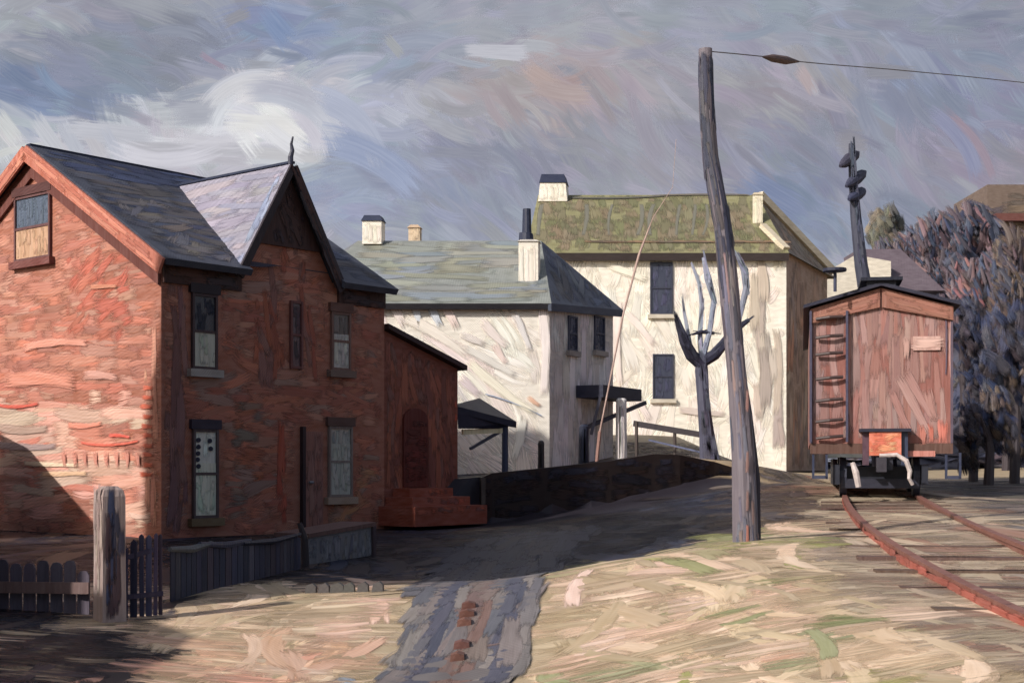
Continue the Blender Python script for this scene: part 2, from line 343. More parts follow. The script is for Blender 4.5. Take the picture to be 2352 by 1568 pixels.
# ------------------------------------------------------------------ sky backdrop: curved shell with dabs of cloud colour
SR = 900.
def sdir(px, py, r=SR):
    az = math.atan((px-1176)/F) if abs(px-1176) < 2600 else math.copysign(math.atan(2600/F)+(abs(px-1176)-2600)/F/1.6, px-1176)
    el = math.atan((HY-py)/F*math.cos(min(1.2, abs(az)))) if HY-py < 2400 else math.atan(2400/F)+(HY-py-2400)/F/1.7
    return Vector((math.sin(az)*math.cos(el), math.cos(az)*math.cos(el), math.sin(el)))*r+Vector((0, 0, EYE))
blobs = [  # x, y, rx, ry, colour, weight
 (620, 255, 120, 60, S(190, 190, 196), 2.2), (560, 320, 170, 42, S(178, 180, 190), 1.8), (380, 335, 110, 34, S(176, 178, 188), 1.3), (60, 320, 90, 45, S(180, 182, 186), 1.4), (300, 350, 250, 30, S(172, 172, 182), 1.2),
 (30, 50, 110, 40, S(158, 162, 172), 1), (320, 120, 260, 70, S(112, 120, 140), 1.2), (80, 220, 110, 45, S(96, 116, 154), 1.4), (420, 215, 90, 30, S(104, 114, 138), 1), (640, 80, 70, 45, S(110, 130, 166), 1.3),
 (900, 90, 250, 60, S(122, 134, 158), 1), (1130, 60, 150, 50, S(140, 140, 152), 1), (1150, 115, 110, 22, S(172, 172, 182), .9), (1290, 190, 130, 50, S(158, 142, 142), 1.3), (1180, 240, 120, 40, S(148, 142, 148), 1),
 (960, 290, 130, 45, S(160, 162, 176), 1.1), (820, 360, 100, 90, S(132, 146, 178), 1.3), (1050, 380, 200, 60, S(120, 124, 146), 1.2), (1000, 470, 160, 50, S(130, 138, 162), 1), (1350, 330, 120, 60, S(132, 134, 150), 1),
 (1800, 200, 120, 60, S(150, 140, 148), 1), (1450, 300, 100, 90, S(138, 136, 150), 1), (1850, 350, 170, 110, S(122, 126, 146), 1.1), (1800, 470, 80, 60, S(100, 116, 152), 1.3), (2200, 230, 180, 70, S(112, 126, 154), 1.2), (2250, 330, 160, 80, S(128, 122, 142), 1),
 (1900, 60, 220, 60, S(128, 136, 156), 1), (2250, 60, 180, 60, S(116, 122, 144), 1), (1700, 60, 140, 50, S(134, 140, 158), .8), (1600, 380, 90, 60, S(134, 134, 150), .8), (2000, 500, 120, 60, S(112, 124, 148), 1)]
BASE = S(146, 148, 160)
def skycol(x, y):
    W = .22; c = [BASE[i]*W for i in range(3)]
    for bx, by, rx, ry, col, w in blobs:
        e = w*math.exp(-((x-bx)/rx)**2*.7-((y-by)/ry)**2*.7); W += e
        for i in range(3): c[i] += col[i]*e
    return (c[0]/W*1.27, c[1]/W*1.26, c[2]/W*1.22)
sk = MB('skyb', 'sky'); pxs = [-7000+i*400 for i in range(42)]; pys = [1180-i*160 for i in range(42)]
svs = [sdir(x, y, SR+4) for y in pys for x in pxs]; n = len(pxs)
sk.add(svs, [(j*n+i, j*n+i+1, (j+1)*n+i+1, (j+1)*n+i) for j in range(len(pys)-1) for i in range(n-1)], BASE)
def sdab(x, y, ang, ln, wd, col, bend=0, lift=0, nu=9):
    rows = []; dx, dy = math.cos(ang), math.sin(ang)
    for i in range(nu+1):
        t = i/nu; k = bend*ln*(1-(2*t-1)**2); cx = x+dx*(t-.5)*ln-dy*k; cy = y+dy*(t-.5)*ln+dx*k
        sl = -2*bend*(2*t-1)*2; ux, uy = dx-dy*sl, dy+dx*sl; m = math.hypot(ux, uy); ux /= m; uy /= m
        rows.append([sdir(cx-uy*(v-.5)*wd, cy+ux*(v-.5)*wd, SR-lift) for v in (0, .33, .67, 1)])
    sk.strip(rows, col, ln/wd)
def skyang(x, y):
    a = .06+.25*math.sin(x*.0043+y*.006)+(.55 if (x > 900 and y > 180) else 0)*.8
    if x > 1650 and y > 120: a = .75+.15*math.sin(x*.01)
    if x < 500 and y > 280: a = 1.1 if R.random() < .5 else .1
    return a
for i in range(1500):
    x = R.uniform(-7000, 9000); y = R.uniform(-5000, 1100)
    if -100 < x < 2450 and -60 < y: continue
    c = skycol(x % 2400, (y % 560)); sdab(x, y, skyang(x % 2400, y % 560)+R.gauss(0, .2), R.uniform(250, 600), R.uniform(60, 130), vary(c, .07), R.uniform(-.1, .1), R.uniform(0, 2), 6)
for i in range(1500):
    x = R.uniform(-150, 2500); y = R.uniform(-80, 700); big = i < 850
    c = skycol(x, y); ln = R.uniform(110, 260) if big else R.uniform(50, 170); wd = R.uniform(54, 110) if big else R.uniform(20, 46)
    sdab(x, y, skyang(x, y)+R.gauss(0, .25), ln, wd, vary(c, .12 if big else .12), R.uniform(-.16, .16), 2+i*.001)
# the picked-out strokes of the cloud and the warm and blue accents
W_ = S(206, 206, 210); WL = S(196, 196, 204)
for a in [(560, 222, -.3, 160, 34, WL, -.18), (515, 258, -1.1, 90, 30, WL, -.12), (650, 232, .3, 170, 36, S(176, 178, 190), -.1), (720, 270, .8, 160, 34, S(164, 168, 184), -.1), (600, 285, .1, 150, 40, S(214, 214, 214), 0), (650, 315, .7, 120, 36, W_, .05), (560, 320, .9, 90, 34, S(210, 210, 212), 0), (560, 268, .3, 130, 40, S(200, 200, 206), -.1), (610, 240, .1, 140, 40, S(206, 204, 208), -.15), (650, 280, .6, 120, 40, S(212, 212, 212), 0), (690, 250, .9, 120, 40, S(180, 182, 194), -.1), (520, 290, -.2, 100, 36, S(196, 196, 202), 0), (480, 330, .1, 140, 36, S(190, 190, 198), .05), (250, 305, .05, 180, 30, S(166, 168, 180), 0), (600, 355, .05, 260, 26, S(184, 184, 190), 0), (440, 350, .05, 260, 26, S(178, 178, 186), 0),
          (375, 325, .05, 220, 44, WL, .12), (700, 300, 1.0, 120, 30, WL, -.1), (20, 300, .9, 80, 30, S(194, 194, 194), 0), (110, 315, 1.05, 90, 28, S(160, 164, 180), 0), (165, 320, 1.05, 90, 26, S(138, 148, 172), 0), (215, 325, 1.05, 90, 22, S(166, 160, 166), 0), (260, 330, 1.05, 90, 22, S(142, 152, 176), 0), (300, 335, 1.0, 80, 22, WL, 0),
          (455, 262, -.05, 120, 34, S(98, 108, 132), 0), (1140, 118, .08, 130, 16, S(196, 196, 204), 0), (1160, 130, .1, 70, 10, S(206, 206, 214), 0), (1245, 175, .5, 80, 26, S(176, 146, 132), .05), (1290, 205, .2, 120, 26, S(166, 142, 136), .05), (960, 235, .8, 70, 18, S(170, 172, 184), .15), (905, 265, .6, 60, 18, S(180, 182, 192), 0),
          (640, 60, .9, 90, 34, S(96, 122, 170), 0), (545, 40, -.4, 60, 18, S(140, 124, 104), 0), (490, 140, .5, 55, 10, S(156, 112, 136), 0), (1850, 185, 1.0, 60, 20, S(186, 158, 148), 0), (1865, 200, 1.1, 40, 12, S(190, 190, 198), 0), (1950, 320, 0, 60, 26, S(124, 112, 100), 0), (1960, 340, .05, 55, 24, S(130, 118, 104), 0),
          (1990, 400, .9, 90, 30, S(140, 154, 160), 0), (1780, 450, .6, 140, 40, S(96, 112, 150), 0), (905, 105, .9, 50, 16, S(170, 164, 140), 0), (1500, 310, 1.2, 120, 34, S(140, 132, 146), .1), (2040, 165, .05, 110, 20, S(128, 116, 104), 0), (2190, 330, .95, 160, 24, S(110, 124, 166), -.1), (2230, 340, .95, 150, 14, S(156, 118, 122), -.1), (790, 300, .8, 200, 40, S(142, 150, 176), -.15), (850, 380, .5, 220, 40, S(136, 150, 184), -.1)]:
    x, y, an, ln, wd, c, bd = a; [sdab(x+R.uniform(-4, 4), y+k*wd*.3+R.uniform(-3, 3), an+R.gauss(0, .04), ln*1.15, wd*1.35, tuple(v*1.1 for v in (vary(c, .06) if c[0] > .4 and x < 760 and y > 150 else [.35*p+.65*q for p, q in zip(c, skycol(x, y))])), bd, 6+R.random()) for k in (-1, 0, 1)]
tag(sk.build('sky'), kind='structure')
# ------------------------------------------------------------------ brick house
u_ = Vector((.637, .774, 0)).normalized(); n_ = Vector((u_.y, -u_.x, 0)); A0 = Vector((-6.93, 28.1, 0))
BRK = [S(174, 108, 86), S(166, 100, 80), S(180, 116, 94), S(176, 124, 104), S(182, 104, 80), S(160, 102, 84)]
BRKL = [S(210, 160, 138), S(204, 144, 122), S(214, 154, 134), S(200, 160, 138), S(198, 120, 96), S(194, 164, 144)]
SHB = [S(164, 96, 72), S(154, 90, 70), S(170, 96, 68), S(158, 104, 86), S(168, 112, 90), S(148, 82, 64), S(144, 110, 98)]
fac = Plane(A0, u_); gab = Plane(A0, n_ if False else Vector((.774, -.637, 0)))
H = thing('brick_house', A0+Vector((0, 0, .1)), 'red brick house with steep cross gable, slate roof and finial', 'house')
HO = H.location
LW, DW, ZE, ZR = 6.25, 9.0, 5.73, 8.42
w = MB('wall')
bk = A0-n_*DW
gp = [(0, -.4), (-DW, -.4), (-DW, ZE), (-DW/2, ZR-.06), (0, ZE)][::-1]
w.poly([gab.at(*p) for p in gp], S(160, 98, 76))
fp = [(0, -.4), (LW, -.4), (LW, ZE-.05), (4.6, ZE-.05), (3.27, 7.88), (1.98, ZE-.05), (0, ZE-.05)]
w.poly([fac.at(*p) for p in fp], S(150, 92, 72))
w.poly([bk+u_*LW+Vector((0, 0, -.4)), bk+Vector((0, 0, -.4)), bk+Vector((0, 0, ZE)), bk+u_*LW+Vector((0, 0, ZE))], S(140, 80, 60))
far = Plane(A0+u_*LW, -n_)
w.poly([far.at(*p) for p in [(0, -.4), (DW, -.4), (DW, ZE), (DW/2, ZR-.06), (0, ZE)]], S(140, 80, 60))
def rect(pl, x0, x1, y0, y1, m=.06):
    a = pl.px(x0, y0); b = pl.px(x1, y1); return (min(a[0], b[0])-m, max(a[0], b[0])+m, min(a[1], b[1])-m, max(a[1], b[1])+m)
WIN = [(438, 496, 672, 850), (758, 802, 715, 852), (440, 498, 985, 1188), (752, 806, 978, 1140)]
holes = [rect(fac, a, b, c, d) for a, b, c, d in WIN]+[rect(fac, 690, 745, 985, 1225), rect(fac, 664, 692, 690, 848)]
gh_ = [rect(gab, 34, 122, 452, 604)]
gp2 = [(0, -.1), (-8, -.1), (-8, ZE), (-DW/2, ZR-.4), (0, ZE-.2)]
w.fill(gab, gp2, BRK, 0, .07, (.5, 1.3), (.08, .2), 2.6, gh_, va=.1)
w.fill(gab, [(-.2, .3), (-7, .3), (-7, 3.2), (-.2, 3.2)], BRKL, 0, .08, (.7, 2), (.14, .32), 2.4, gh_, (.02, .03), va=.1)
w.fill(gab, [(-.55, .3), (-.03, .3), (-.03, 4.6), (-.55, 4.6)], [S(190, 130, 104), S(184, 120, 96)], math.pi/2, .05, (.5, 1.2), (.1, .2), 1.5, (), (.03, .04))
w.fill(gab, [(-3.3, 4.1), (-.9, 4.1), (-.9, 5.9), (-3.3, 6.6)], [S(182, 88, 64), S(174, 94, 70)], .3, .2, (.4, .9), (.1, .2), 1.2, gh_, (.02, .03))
for y in range(890, 1090, 22): gab.dab(w, [(330+R.uniform(-6, 4), y), (352, y+1)], 13, S(196, 84, 48), .035)
for p in [((160, 975), (235, 972), 15, S(212, 126, 100)), ((255, 1000), (300, 1004), 10, S(206, 70, 44)), ((190, 1016), (320, 1012), 8, S(208, 84, 56)), ((60, 800), (200, 790), 22, S(204, 134, 112)), ((200, 862), (270, 868), 22, S(196, 140, 124)),
          ((0, 930), (90, 926), 10, S(192, 70, 44)), ((20, 875), (170, 880), 42, S(198, 124, 100)), ((60, 1063), (180, 1068), 12, S(220, 196, 164)), ((100, 1088), (200, 1086), 14, S(214, 172, 134)), ((0, 980), (110, 984), 24, S(170, 140, 124)), ((0, 1020), (130, 1024), 20, S(160, 136, 132)), ((300, 1180), (345, 1186), 14, S(216, 176, 156)), ((210, 660), (270, 658), 12, S(190, 120, 90))]:
    gab.dab(w, p[:2], p[2], p[3], .04)
for x in range(150, 320, 24): gab.dab(w, [(x, 1040), (x+3, 1068)], 17, S(196, 124, 104), .045)
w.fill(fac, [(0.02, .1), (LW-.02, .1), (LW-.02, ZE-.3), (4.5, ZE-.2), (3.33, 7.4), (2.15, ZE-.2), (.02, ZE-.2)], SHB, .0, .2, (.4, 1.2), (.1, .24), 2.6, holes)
w.fill(fac, [(.05, .2), (.75, .2), (.75, 5.3), (.05, 5.3)], [S(122, 84, 84), S(132, 90, 84), S(114, 76, 72)], math.pi/2, .05, (.8, 2), (.1, .2), 1.6, holes, (.022, .03))
w.fill(fac, [(2.3, 3.2), (4.2, 3.2), (4.2, 5.6), (3.4, 6.8), (2.3, 5.6)], [S(152, 78, 50), S(140, 70, 48), S(128, 84, 76)], math.pi/2+.1, .2, (.5, 1.2), (.1, .2), 1.2, holes, (.022, .03))
w.fill(fac, [(1.7, .4), (2.75, .4), (2.75, 3.0), (1.7, 3.0)], [S(138, 104, 90), S(116, 100, 90), S(158, 84, 52), S(124, 108, 110)], 0, .1, (.5, 1), (.14, .24), 1.3, holes, (.022, .03))
w.fill(fac, [(2.9, .3), (3.3, .3), (3.3, 3.05), (2.9, 3.05)], [S(158, 64, 36), S(148, 58, 34)], math.pi/2, .05, (.5, 1.4), (.12, .2), 2, holes, (.03, .036))
w.fill(fac, [(4.2, .2), (6.1, .2), (6.1, 1.6), (4.2, 1.6)], [S(170, 116, 78), S(156, 100, 70), S(148, 108, 90)], .2, .5, (.3, .7), (.1, .2), 1.2, holes, (.022, .03))
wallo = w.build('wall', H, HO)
# gable boarding (dark boards in the steep gable) and dark frieze under the eaves
b = MB('wood'); DK = [S(66, 44, 42), S(56, 40, 42), S(76, 48, 42), S(60, 50, 56)]
b.prism([fac.at(*p, .03) for p in [(2.36, 6.3), (4.2, 6.3), (3.27, 7.88)]], fac.N*.05, S(64, 42, 40))
b.fill(fac, [(2.44, 6.32), (4.12, 6.32), (3.27, 7.8)], DK, math.pi/2+.45, .15, (.5, 1.3), (.07, .14), 3, (), (.085, .1))
b.build('gable_boarding', H, HO)
for a, c in ((.02, 1.98), (4.75, LW-.02)):
    b = MB('wood')
    planks(b, fac, a, c, ZE-.5, ZE-.06, .004, .07, S(62, 38, 34)); b.fill(fac, [(a, ZE-.52), (c, ZE-.52), (c, ZE-.1), (a, ZE-.1)], DK, 0, .04, (.6, 1.4), (.1, .2), 3, (), (.075, .09))
    b.build('frieze', H, HO)
# main roof
rf = MB('roof'); NAV = [S(60, 68, 90), S(52, 60, 86), S(70, 72, 84), S(80, 78, 84), S(58, 62, 78), S(76, 72, 74)]
ug0, ug1, oh = -.14, LW+.08, .32; sl = (ZR-ZE)/(DW/2)
rid = A0-n_*DW/2+Vector((0, 0, ZR))
for s in (1, -1):
    e = A0 if s > 0 else bk; ev = e+n_*s*oh+Vector((0, 0, ZE-sl*oh))
    dn = (ev-rid); dn -= u_*dn.dot(u_); L_ = dn.length; nn = (u_.cross(dn)*(-1 if s > 0 else 1)).normalized(); nn = nn if nn.z > 0 else -nn
    if s < 0: rf.prism([rid+u_*ug0, rid+u_*ug1, rid+u_*ug1+dn, rid+u_*ug0+dn], nn*.14, S(66, 70, 84))
    else:
        kf = 1-(oh+.06)*math.hypot(1, sl)/L_
        for q0, q1, k in ((ug0, 2.02, 1), (2.02, 4.64, kf), (4.64, ug1, 1)): rf.prism([rid+u_*q0, rid+u_*q1, rid+u_*q1+dn*k, rid+u_*q0+dn*k], nn*.14, S(66, 70, 84))
    if s > 0:
        dnn = dn.normalized(); pl = Plane(rid+nn*.14, u_, -dnn)
        rf.fill(pl, [(ug0, -L_), (2.02, -L_), (2.02, -L_*kf), (4.64, -L_*kf), (4.64, -L_), (ug1, -L_), (ug1, 0), (ug0, 0)], NAV, 0, .12, (.6, 1.6), (.14, .3), 2.4)
        rf.fill(pl, [(ug0+.1, -1.3), (ug1, -1.3), (ug1, 0), (ug0+.1, 0)], [S(44, 54, 84), S(38, 46, 74), S(50, 60, 92)], .0, .1, (.8, 1.8), (.12, .24), 2.2, (), (.022, .03))
        rf.fill(pl, [(.2, -L_+.1), (2.0, -L_+.1), (2.0, -2.2), (.2, -2.2)], [S(96, 92, 94), S(104, 96, 90), S(88, 88, 98)], .6, .4, (.5, 1), (.14, .26), 1.2, (), (.024, .03))
main_roof = rf.build('roof', H, HO)
rb = MB('wood'); rb.bar(rid+u_*ug0+Vector((0, 0, .13)), rid+u_*ug1+Vector((0, 0, .13)), .16, .07, S(34, 42, 66)); rb.build('ridge_capping', H, HO)
# bargeboards along the lit gable
bb = MB('wood'); RK = [S(182, 104, 80), S(172, 92, 70), S(194, 118, 92)]
for s in (1, -1):
    e = (A0 if s > 0 else bk)+n_*s*oh+Vector((0, 0, ZE-sl*oh)); d = e-rid; d -= u_*d.dot(u_); dn_ = d.normalized()
    up = Vector((0, 0, 1)); up = (up-dn_*up.dot(dn_)).normalized()
    q = rid+u_*(ug0-.05)
    bb.prism([q+up*.12, q+d+up*.12, q+d-up*.2, q-up*.2], -u_*.05*0+u_*-.06, S(178, 98, 74))
    pl = Plane(q-u_*.06, -dn_ if s > 0 else dn_); pl = Plane(q-u_*.06, (dn_ if s > 0 else -dn_), up)
    for _ in range(46):
        t = R.uniform(.3, d.length-.5); bb.dabs(q-u_*.06+dn_*t+up*R.uniform(-.14, .06), dn_, -u_, R.uniform(.5, 1.1), R.uniform(.07, .12), vary(R.choice(RK), .1), 0, R.uniform(.004, .014))
bb.build('bargeboard', H, HO)
# brown band below the rake: the overhang's shade put in as boards
sb = MB('wood')
for s in (1, -1):
    for off, tk in ((.34, S(104, 56, 48)),):
        e0 = gab.at(-DW/2, ZR-off, .02); e1 = gab.at(0 if s > 0 else -DW, ZE-off, .02); d = e1-e0
        sb.prism([e0, e1, e1-Vector((0, 0, .22)), e0-Vector((0, 0, .22))], gab.N*.06, tk)
sb.build('rake_shade', H, HO)
# cross gable roof
cs, cw, cz = 3.27, 1.36, 8.0; cx = MB('roof'); sl2 = (cz-5.7)/cw; LAV_LIT = [S(150, 144, 158), S(140, 136, 152), S(158, 148, 156), S(132, 130, 150), S(146, 140, 150)]
c_r0 = A0+u_*cs+n_*.2+Vector((0, 0, cz)); c_r1 = A0+u_*cs-n_*(DW/2-.55)+Vector((0, 0, cz))
for s in (-1, 1):
    d = (u_*s*cw+Vector((0, 0, -(cz-5.7))))*1.06; nn = Vector((u_.x*s*(cz-5.7), u_.y*s*(cz-5.7), cw)).normalized()
    cx.prism([c_r0, c_r0+d, c_r1+d, c_r1], nn*.1, S(140, 136, 150) if s < 0 else S(70, 72, 84))  # sunlit slope pale, other slope dark: light put into the slate colour
    if s < 0:
        dnn = d.normalized(); pl = Plane(c_r1+nn*.1, n_, -dnn); L2 = d.length; D2 = (c_r0-c_r1).length
        cx.fill(pl, [(0, -L2), (D2, -L2), (D2, 0), (0, 0)], LAV_LIT, 0, .07, (.6, 1.7), (.12, .26), 3)
        cx.fill(pl, [(1.2, -L2), (D2, -L2), (D2, -L2+.5), (1.2, -L2+.5)], [S(92, 108, 134), S(84, 98, 126)], .1, .1, (.5, 1), (.12, .2), 2, (), (.022, .03))
        cx.fill(pl, [(D2-.3, -L2), (D2, -L2), (D2, -.2), (D2-.3, -.2)], [S(140, 146, 172), S(126, 134, 160)], math.pi/2, .03, (.5, 1), (.08, .14), 2, (), (.022, .03))
cx.build('gable_roof', H, HO)
cr = MB('wood'); cr.bar(c_r0+Vector((0, 0, .11)), c_r1+Vector((0, 0, .11)), .12, .05, S(38, 46, 70))
for s in (-1, 1):   # verges of the steep gable
    d = (u_*s*cw+Vector((0, 0, -(cz-5.7))))*1.08; q = c_r0+n_*.01
    dn_ = d.normalized(); up = n_.cross(dn_); up = up if up.z > 0 else -up; th = .17 if s > 0 else .08
    cr.prism([q+up*.1, q+d+up*.1, q+d-up*th, q-up*th*.6], n_*.05, S(50, 42, 48))
    if s > 0:
        for _ in range(40):
            t = R.uniform(.3, d.length-.4); cr.dabs(q+dn_*t+up*R.uniform(-.16, .05)+n_*.05, dn_, n_, R.uniform(.5, 1.1), .08, vary(R.choice([S(40, 36, 42), S(60, 52, 58), S(70, 46, 44)]), .1), 0, R.uniform(.003, .012))
cr.build('gable_verge', H, HO)
fi = MB('iron'); t0 = 0; pts = [P(668, 395, 30.5), P(667, 360, 30.5), P(671, 345, 30.5), P(669, 330, 30.5), P(673, 314, 30.5)]
fi.tube(pts, [.06, .055, .045, .035, .02], S(44, 46, 66), 8, wob=.15); fi.build('finial', H, HO)
# windows and door of the facade
FR = S(70, 56, 60)
window(fac, *WIN[0], H, HO, FR, S(40, 44, 58), S(178, 178, 166), .5, S(150, 144, 140), S(44, 38, 46))
window(fac, *WIN[1], H, HO, S(112, 84, 76), S(104, 96, 92), S(176, 172, 168), .62, S(110, 92, 84), S(96, 66, 58))
wc = window(fac, *WIN[2], H, HO, S(86, 72, 74), S(200, 200, 192), S(204, 202, 184), .62, S(112, 92, 66), S(52, 46, 62))
for x, y in [(452, 1010), (452, 1026), (451, 1041), (450, 1055), (452, 1070), (478, 1012), (480, 1030)]:   # dark motifs of the lace curtain
    lc = MB('wood'); (u, v) = fac.px(x, y); lc.prism([fac.at(u+.06*math.cos(k), v+.05*math.sin(k), .056) for k in [j*.785 for j in range(8)]], fac.N*.004, S(38, 42, 62)); lc.build('lace_motif', wc, HO)
window(fac, *WIN[3], H, HO, S(120, 108, 104), S(156, 156, 150), S(164, 164, 156), .75, S(150, 128, 112), S(84, 62, 58))
window(fac, 664, 692, 690, 848, H, HO, S(104, 62, 60), S(86, 66, 72), None)
dr = MB('wood'); (a, c), (e, f_) = fac.px(696, 990), fac.px(738, 1222); d0, d1 = sorted((a, e)); f_ = .1
planks(dr, fac, d0, d1, f_, c, .004, .06, S(134, 88, 78)); dr.fill(fac, [(d0, f_), (d1, f_), (d1, c), (d0, c)], [S(134, 92, 84), S(126, 84, 76), S(144, 104, 98)], math.pi/2, .08, (.5, 1.1), (.1, .18), 2.5, (), (.062, .07)); planks(dr, fac, d0-.09, d0-.003, f_, c+.1, 0, .1, S(48, 36, 42))
dr_o = dr.build('door', H, HO); hd = MB('iron'); hp = fac.at(d0+.1, f_+1.15, .1); hd.tube([hp, hp+u_*.1], .03, S(120, 120, 128), 8); hd.build('handle', dr_o, HO)
# attic window of the lit gable
wa = window(gab, 38, 120, 456, 590, H, HO, S(100, 66, 66), S(82, 94, 112), S(184, 144, 112), .5, S(110, 60, 54), S(84, 50, 48))
# lean-to with arched door, steps
L0, L1 = LW, 8.85; lw_ = MB('wall'); zt0, zt1 = 4.75, 3.98; g1 = fac.at(0, 0)
pts = [(L0+.003, -.3), (L1, -.3), (L1, zt1), (L0+.003, zt0)]
lw_.poly([fac.at(*p, -.04) for p in pts], S(124, 66, 50)); e = fac.at(L1, 0, -.04); lw_.poly([e+Vector((0, 0, -.3)), e-n_*5+Vector((0, 0, -.3)), e-n_*5+Vector((0, 0, zt1)), e+Vector((0, 0, zt1))], S(150, 84, 60))
pf = Plane(A0-n_*.04, u_); dh = rect(pf, 928, 976, 945, 1112)
pf_poly = [(L0+.05, .3), (L1-.03, .3), (L1-.03, zt1-.1), (L0+.05, zt0-.1)]
lw_.fill(pf, pf_poly, [S(132, 72, 56), S(118, 66, 56), S(146, 78, 54), S(124, 82, 72)], math.pi/2+.1, .2, (.4, 1.2), (.08, .18), 2.6, [dh])
lw_.fill(pf, [(L1-.13, .4), (L1-.02, .4), (L1-.02, 3.6), (L1-.13, 3.6)], [S(186, 72, 38), S(170, 66, 40)], math.pi/2, .03, (.3, .8), (.06, .1), 2, (), (.02, .03))
lo = lw_.build('lean_to', H, HO)
lr = MB('roof'); q0 = fac.at(L0-.0, zt0+.02, .15); q1 = fac.at(L1+.15, zt1-.03, .15)
lr.prism([q0, q1, q1-n_*5.2, q0-n_*5.2], (0, 0, .12), S(60, 44, 46)); lr.build('lean_to_roof', lo, HO)
dd = MB('wood'); u0, u1, v0, v1 = dh; ar = [(u0+(u1-u0)*(.5-.5*math.cos(math.pi*k/8)), v1-.25+.28*math.sin(math.pi*k/8)) for k in range(9)]
dd.prism([pf.at(u, v, .004) for u, v in [(u1, v0), (u0, v0)]+ar], pf.N*.05, S(92, 34, 28)); dd.fill(pf, [(u0, v0), (u1, v0), (u1, v1-.25), (u0, v1-.25)], [S(96, 32, 26), S(84, 34, 30)], 0, .05, (.3, .5), (.1, .16), 2.5, (), (.056, .064)); ddo = dd.build('door', lo, HO)
st = MB('wall')
for k in range(3):
    z1 = v0-.02-.2*k; us = (u0+u1)/2; hw = .75+.25*k
    st.box(pf.at(us-hw, z1-.45, .003+k*.002), u_*2*hw, n_*(.55+.32*k), (0, 0, .45-.003*k), vary(S(138, 68, 48), .1))
    st.fill(Plane(pf.at(0, 0, .003+k*.002+.55+.32*k), u_), [(us-hw, z1-.2), (us+hw, z1-.2), (us+hw, z1), (us-hw, z1)], [S(160, 72, 42), S(120, 70, 62)], 0, .1, (.3, .6), (.08, .14), 2)
st.build('step', H, HO)
# porch at the end of the lean-to: dark canopy, cream fascia, post and brace
po = MB('roof'); dpt = 36.2
a0, a1, a2, a3 = P(1040, 930, 35.1), P(1186, 968, dpt), P(1186, 968, dpt)+Vector((-.5, 2.2, .15)), P(1040, 930, 35.1)+Vector((.6, 2.6, .3))
po.prism([a0, a1, a2, a3], (0, 0, -.16), S(38, 42, 60)); po.prism([P(1050, 940, 35.15), P(1168, 972, dpt-.01), P(1158, 984, dpt-.01), P(1052, 984, 35.15)], (0, .06, 0), S(36, 40, 60)); pr = po.build('porch_roof', H, HO)
b = MB('wood'); b.bar(P(1062, 992, 35.4), P(1156, 988, dpt), .07, .13, S(206, 196, 158)); b.build('fascia', pr, HO)
b = MB('wood'); zb = G(P(1161, 1095, dpt).x, dpt)-.1; t_ = P(1160, 978, dpt); b.tube([(t_.x, t_.y, zb), (t_.x, t_.y, (t_.z+zb)/2), t_], [.085, .08, .08], S(52, 60, 86), 8); b.build('post', pr, HO)
b = MB('wood'); b.bar(P(1080, 1030, 35.5), P(1150, 990, dpt-.03), .07, .07, S(60, 64, 80)); b.build('brace', pr, HO)

# ------------------------------------------------------------------ white houses
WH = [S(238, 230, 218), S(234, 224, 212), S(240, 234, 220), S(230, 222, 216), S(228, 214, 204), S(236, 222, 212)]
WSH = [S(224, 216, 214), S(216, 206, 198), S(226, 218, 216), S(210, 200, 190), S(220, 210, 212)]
def flat(mb, pts, pal, col, ang, jit, ln, wd, cov=2.4, holes=(), lift=(.006, .03), N=None):
    """planar polygon given by 3D points, with dabs"""
    pts = [Vector(p) for p in pts]; U = (pts[1]-pts[0]).normalized(); nn = U.cross(pts[2]-pts[0]).normalized(); V = nn.cross(U); pl = Plane(pts[0], U, V)
    mb.poly(pts, col); q = [((p-pts[0]).dot(U), (p-pts[0]).dot(V)) for p in pts]
    mb.fill(pl, q, pal, ang, jit, ln, wd, cov, holes, lift); return pl
mo = P(1262, 1075, 42); Z0 = mo.z
m_tr = P(1262, 690, 42); m_tl = P(800, 690, 42); m_br = P(1408, 680, 46.2)
ztop = m_tr.z; cR = Vector((m_tr.x, 42, 0)); cL = Vector((-6.6, 42, 0)); sR = Vector((m_br.x, 46.2, 0)); bL = Vector((-6.6, 47.6, 0)); bR = Vector((sR.x, 47.6, 0))
Wm = thing('white_house', (cR.x, 42, Z0), 'low whitewashed house with grey hipped roof and two narrow windows in its shaded end', 'house'); WO = Wm.location
def up(p, z): return Vector((p.x, p.y, z))
zb = .9
w = MB('wall'); fr = Plane(up(cL, 0), Vector((1, 0, 0)))
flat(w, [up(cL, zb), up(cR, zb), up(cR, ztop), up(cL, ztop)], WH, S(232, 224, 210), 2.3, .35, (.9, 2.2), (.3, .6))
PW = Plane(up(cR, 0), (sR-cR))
flat(w, [up(cR, zb), up(sR, zb), up(sR, ztop+.33), up(cR, ztop)], WSH, S(200, 190, 182), math.pi/2, .08, (.8, 2.2), (.3, .6))
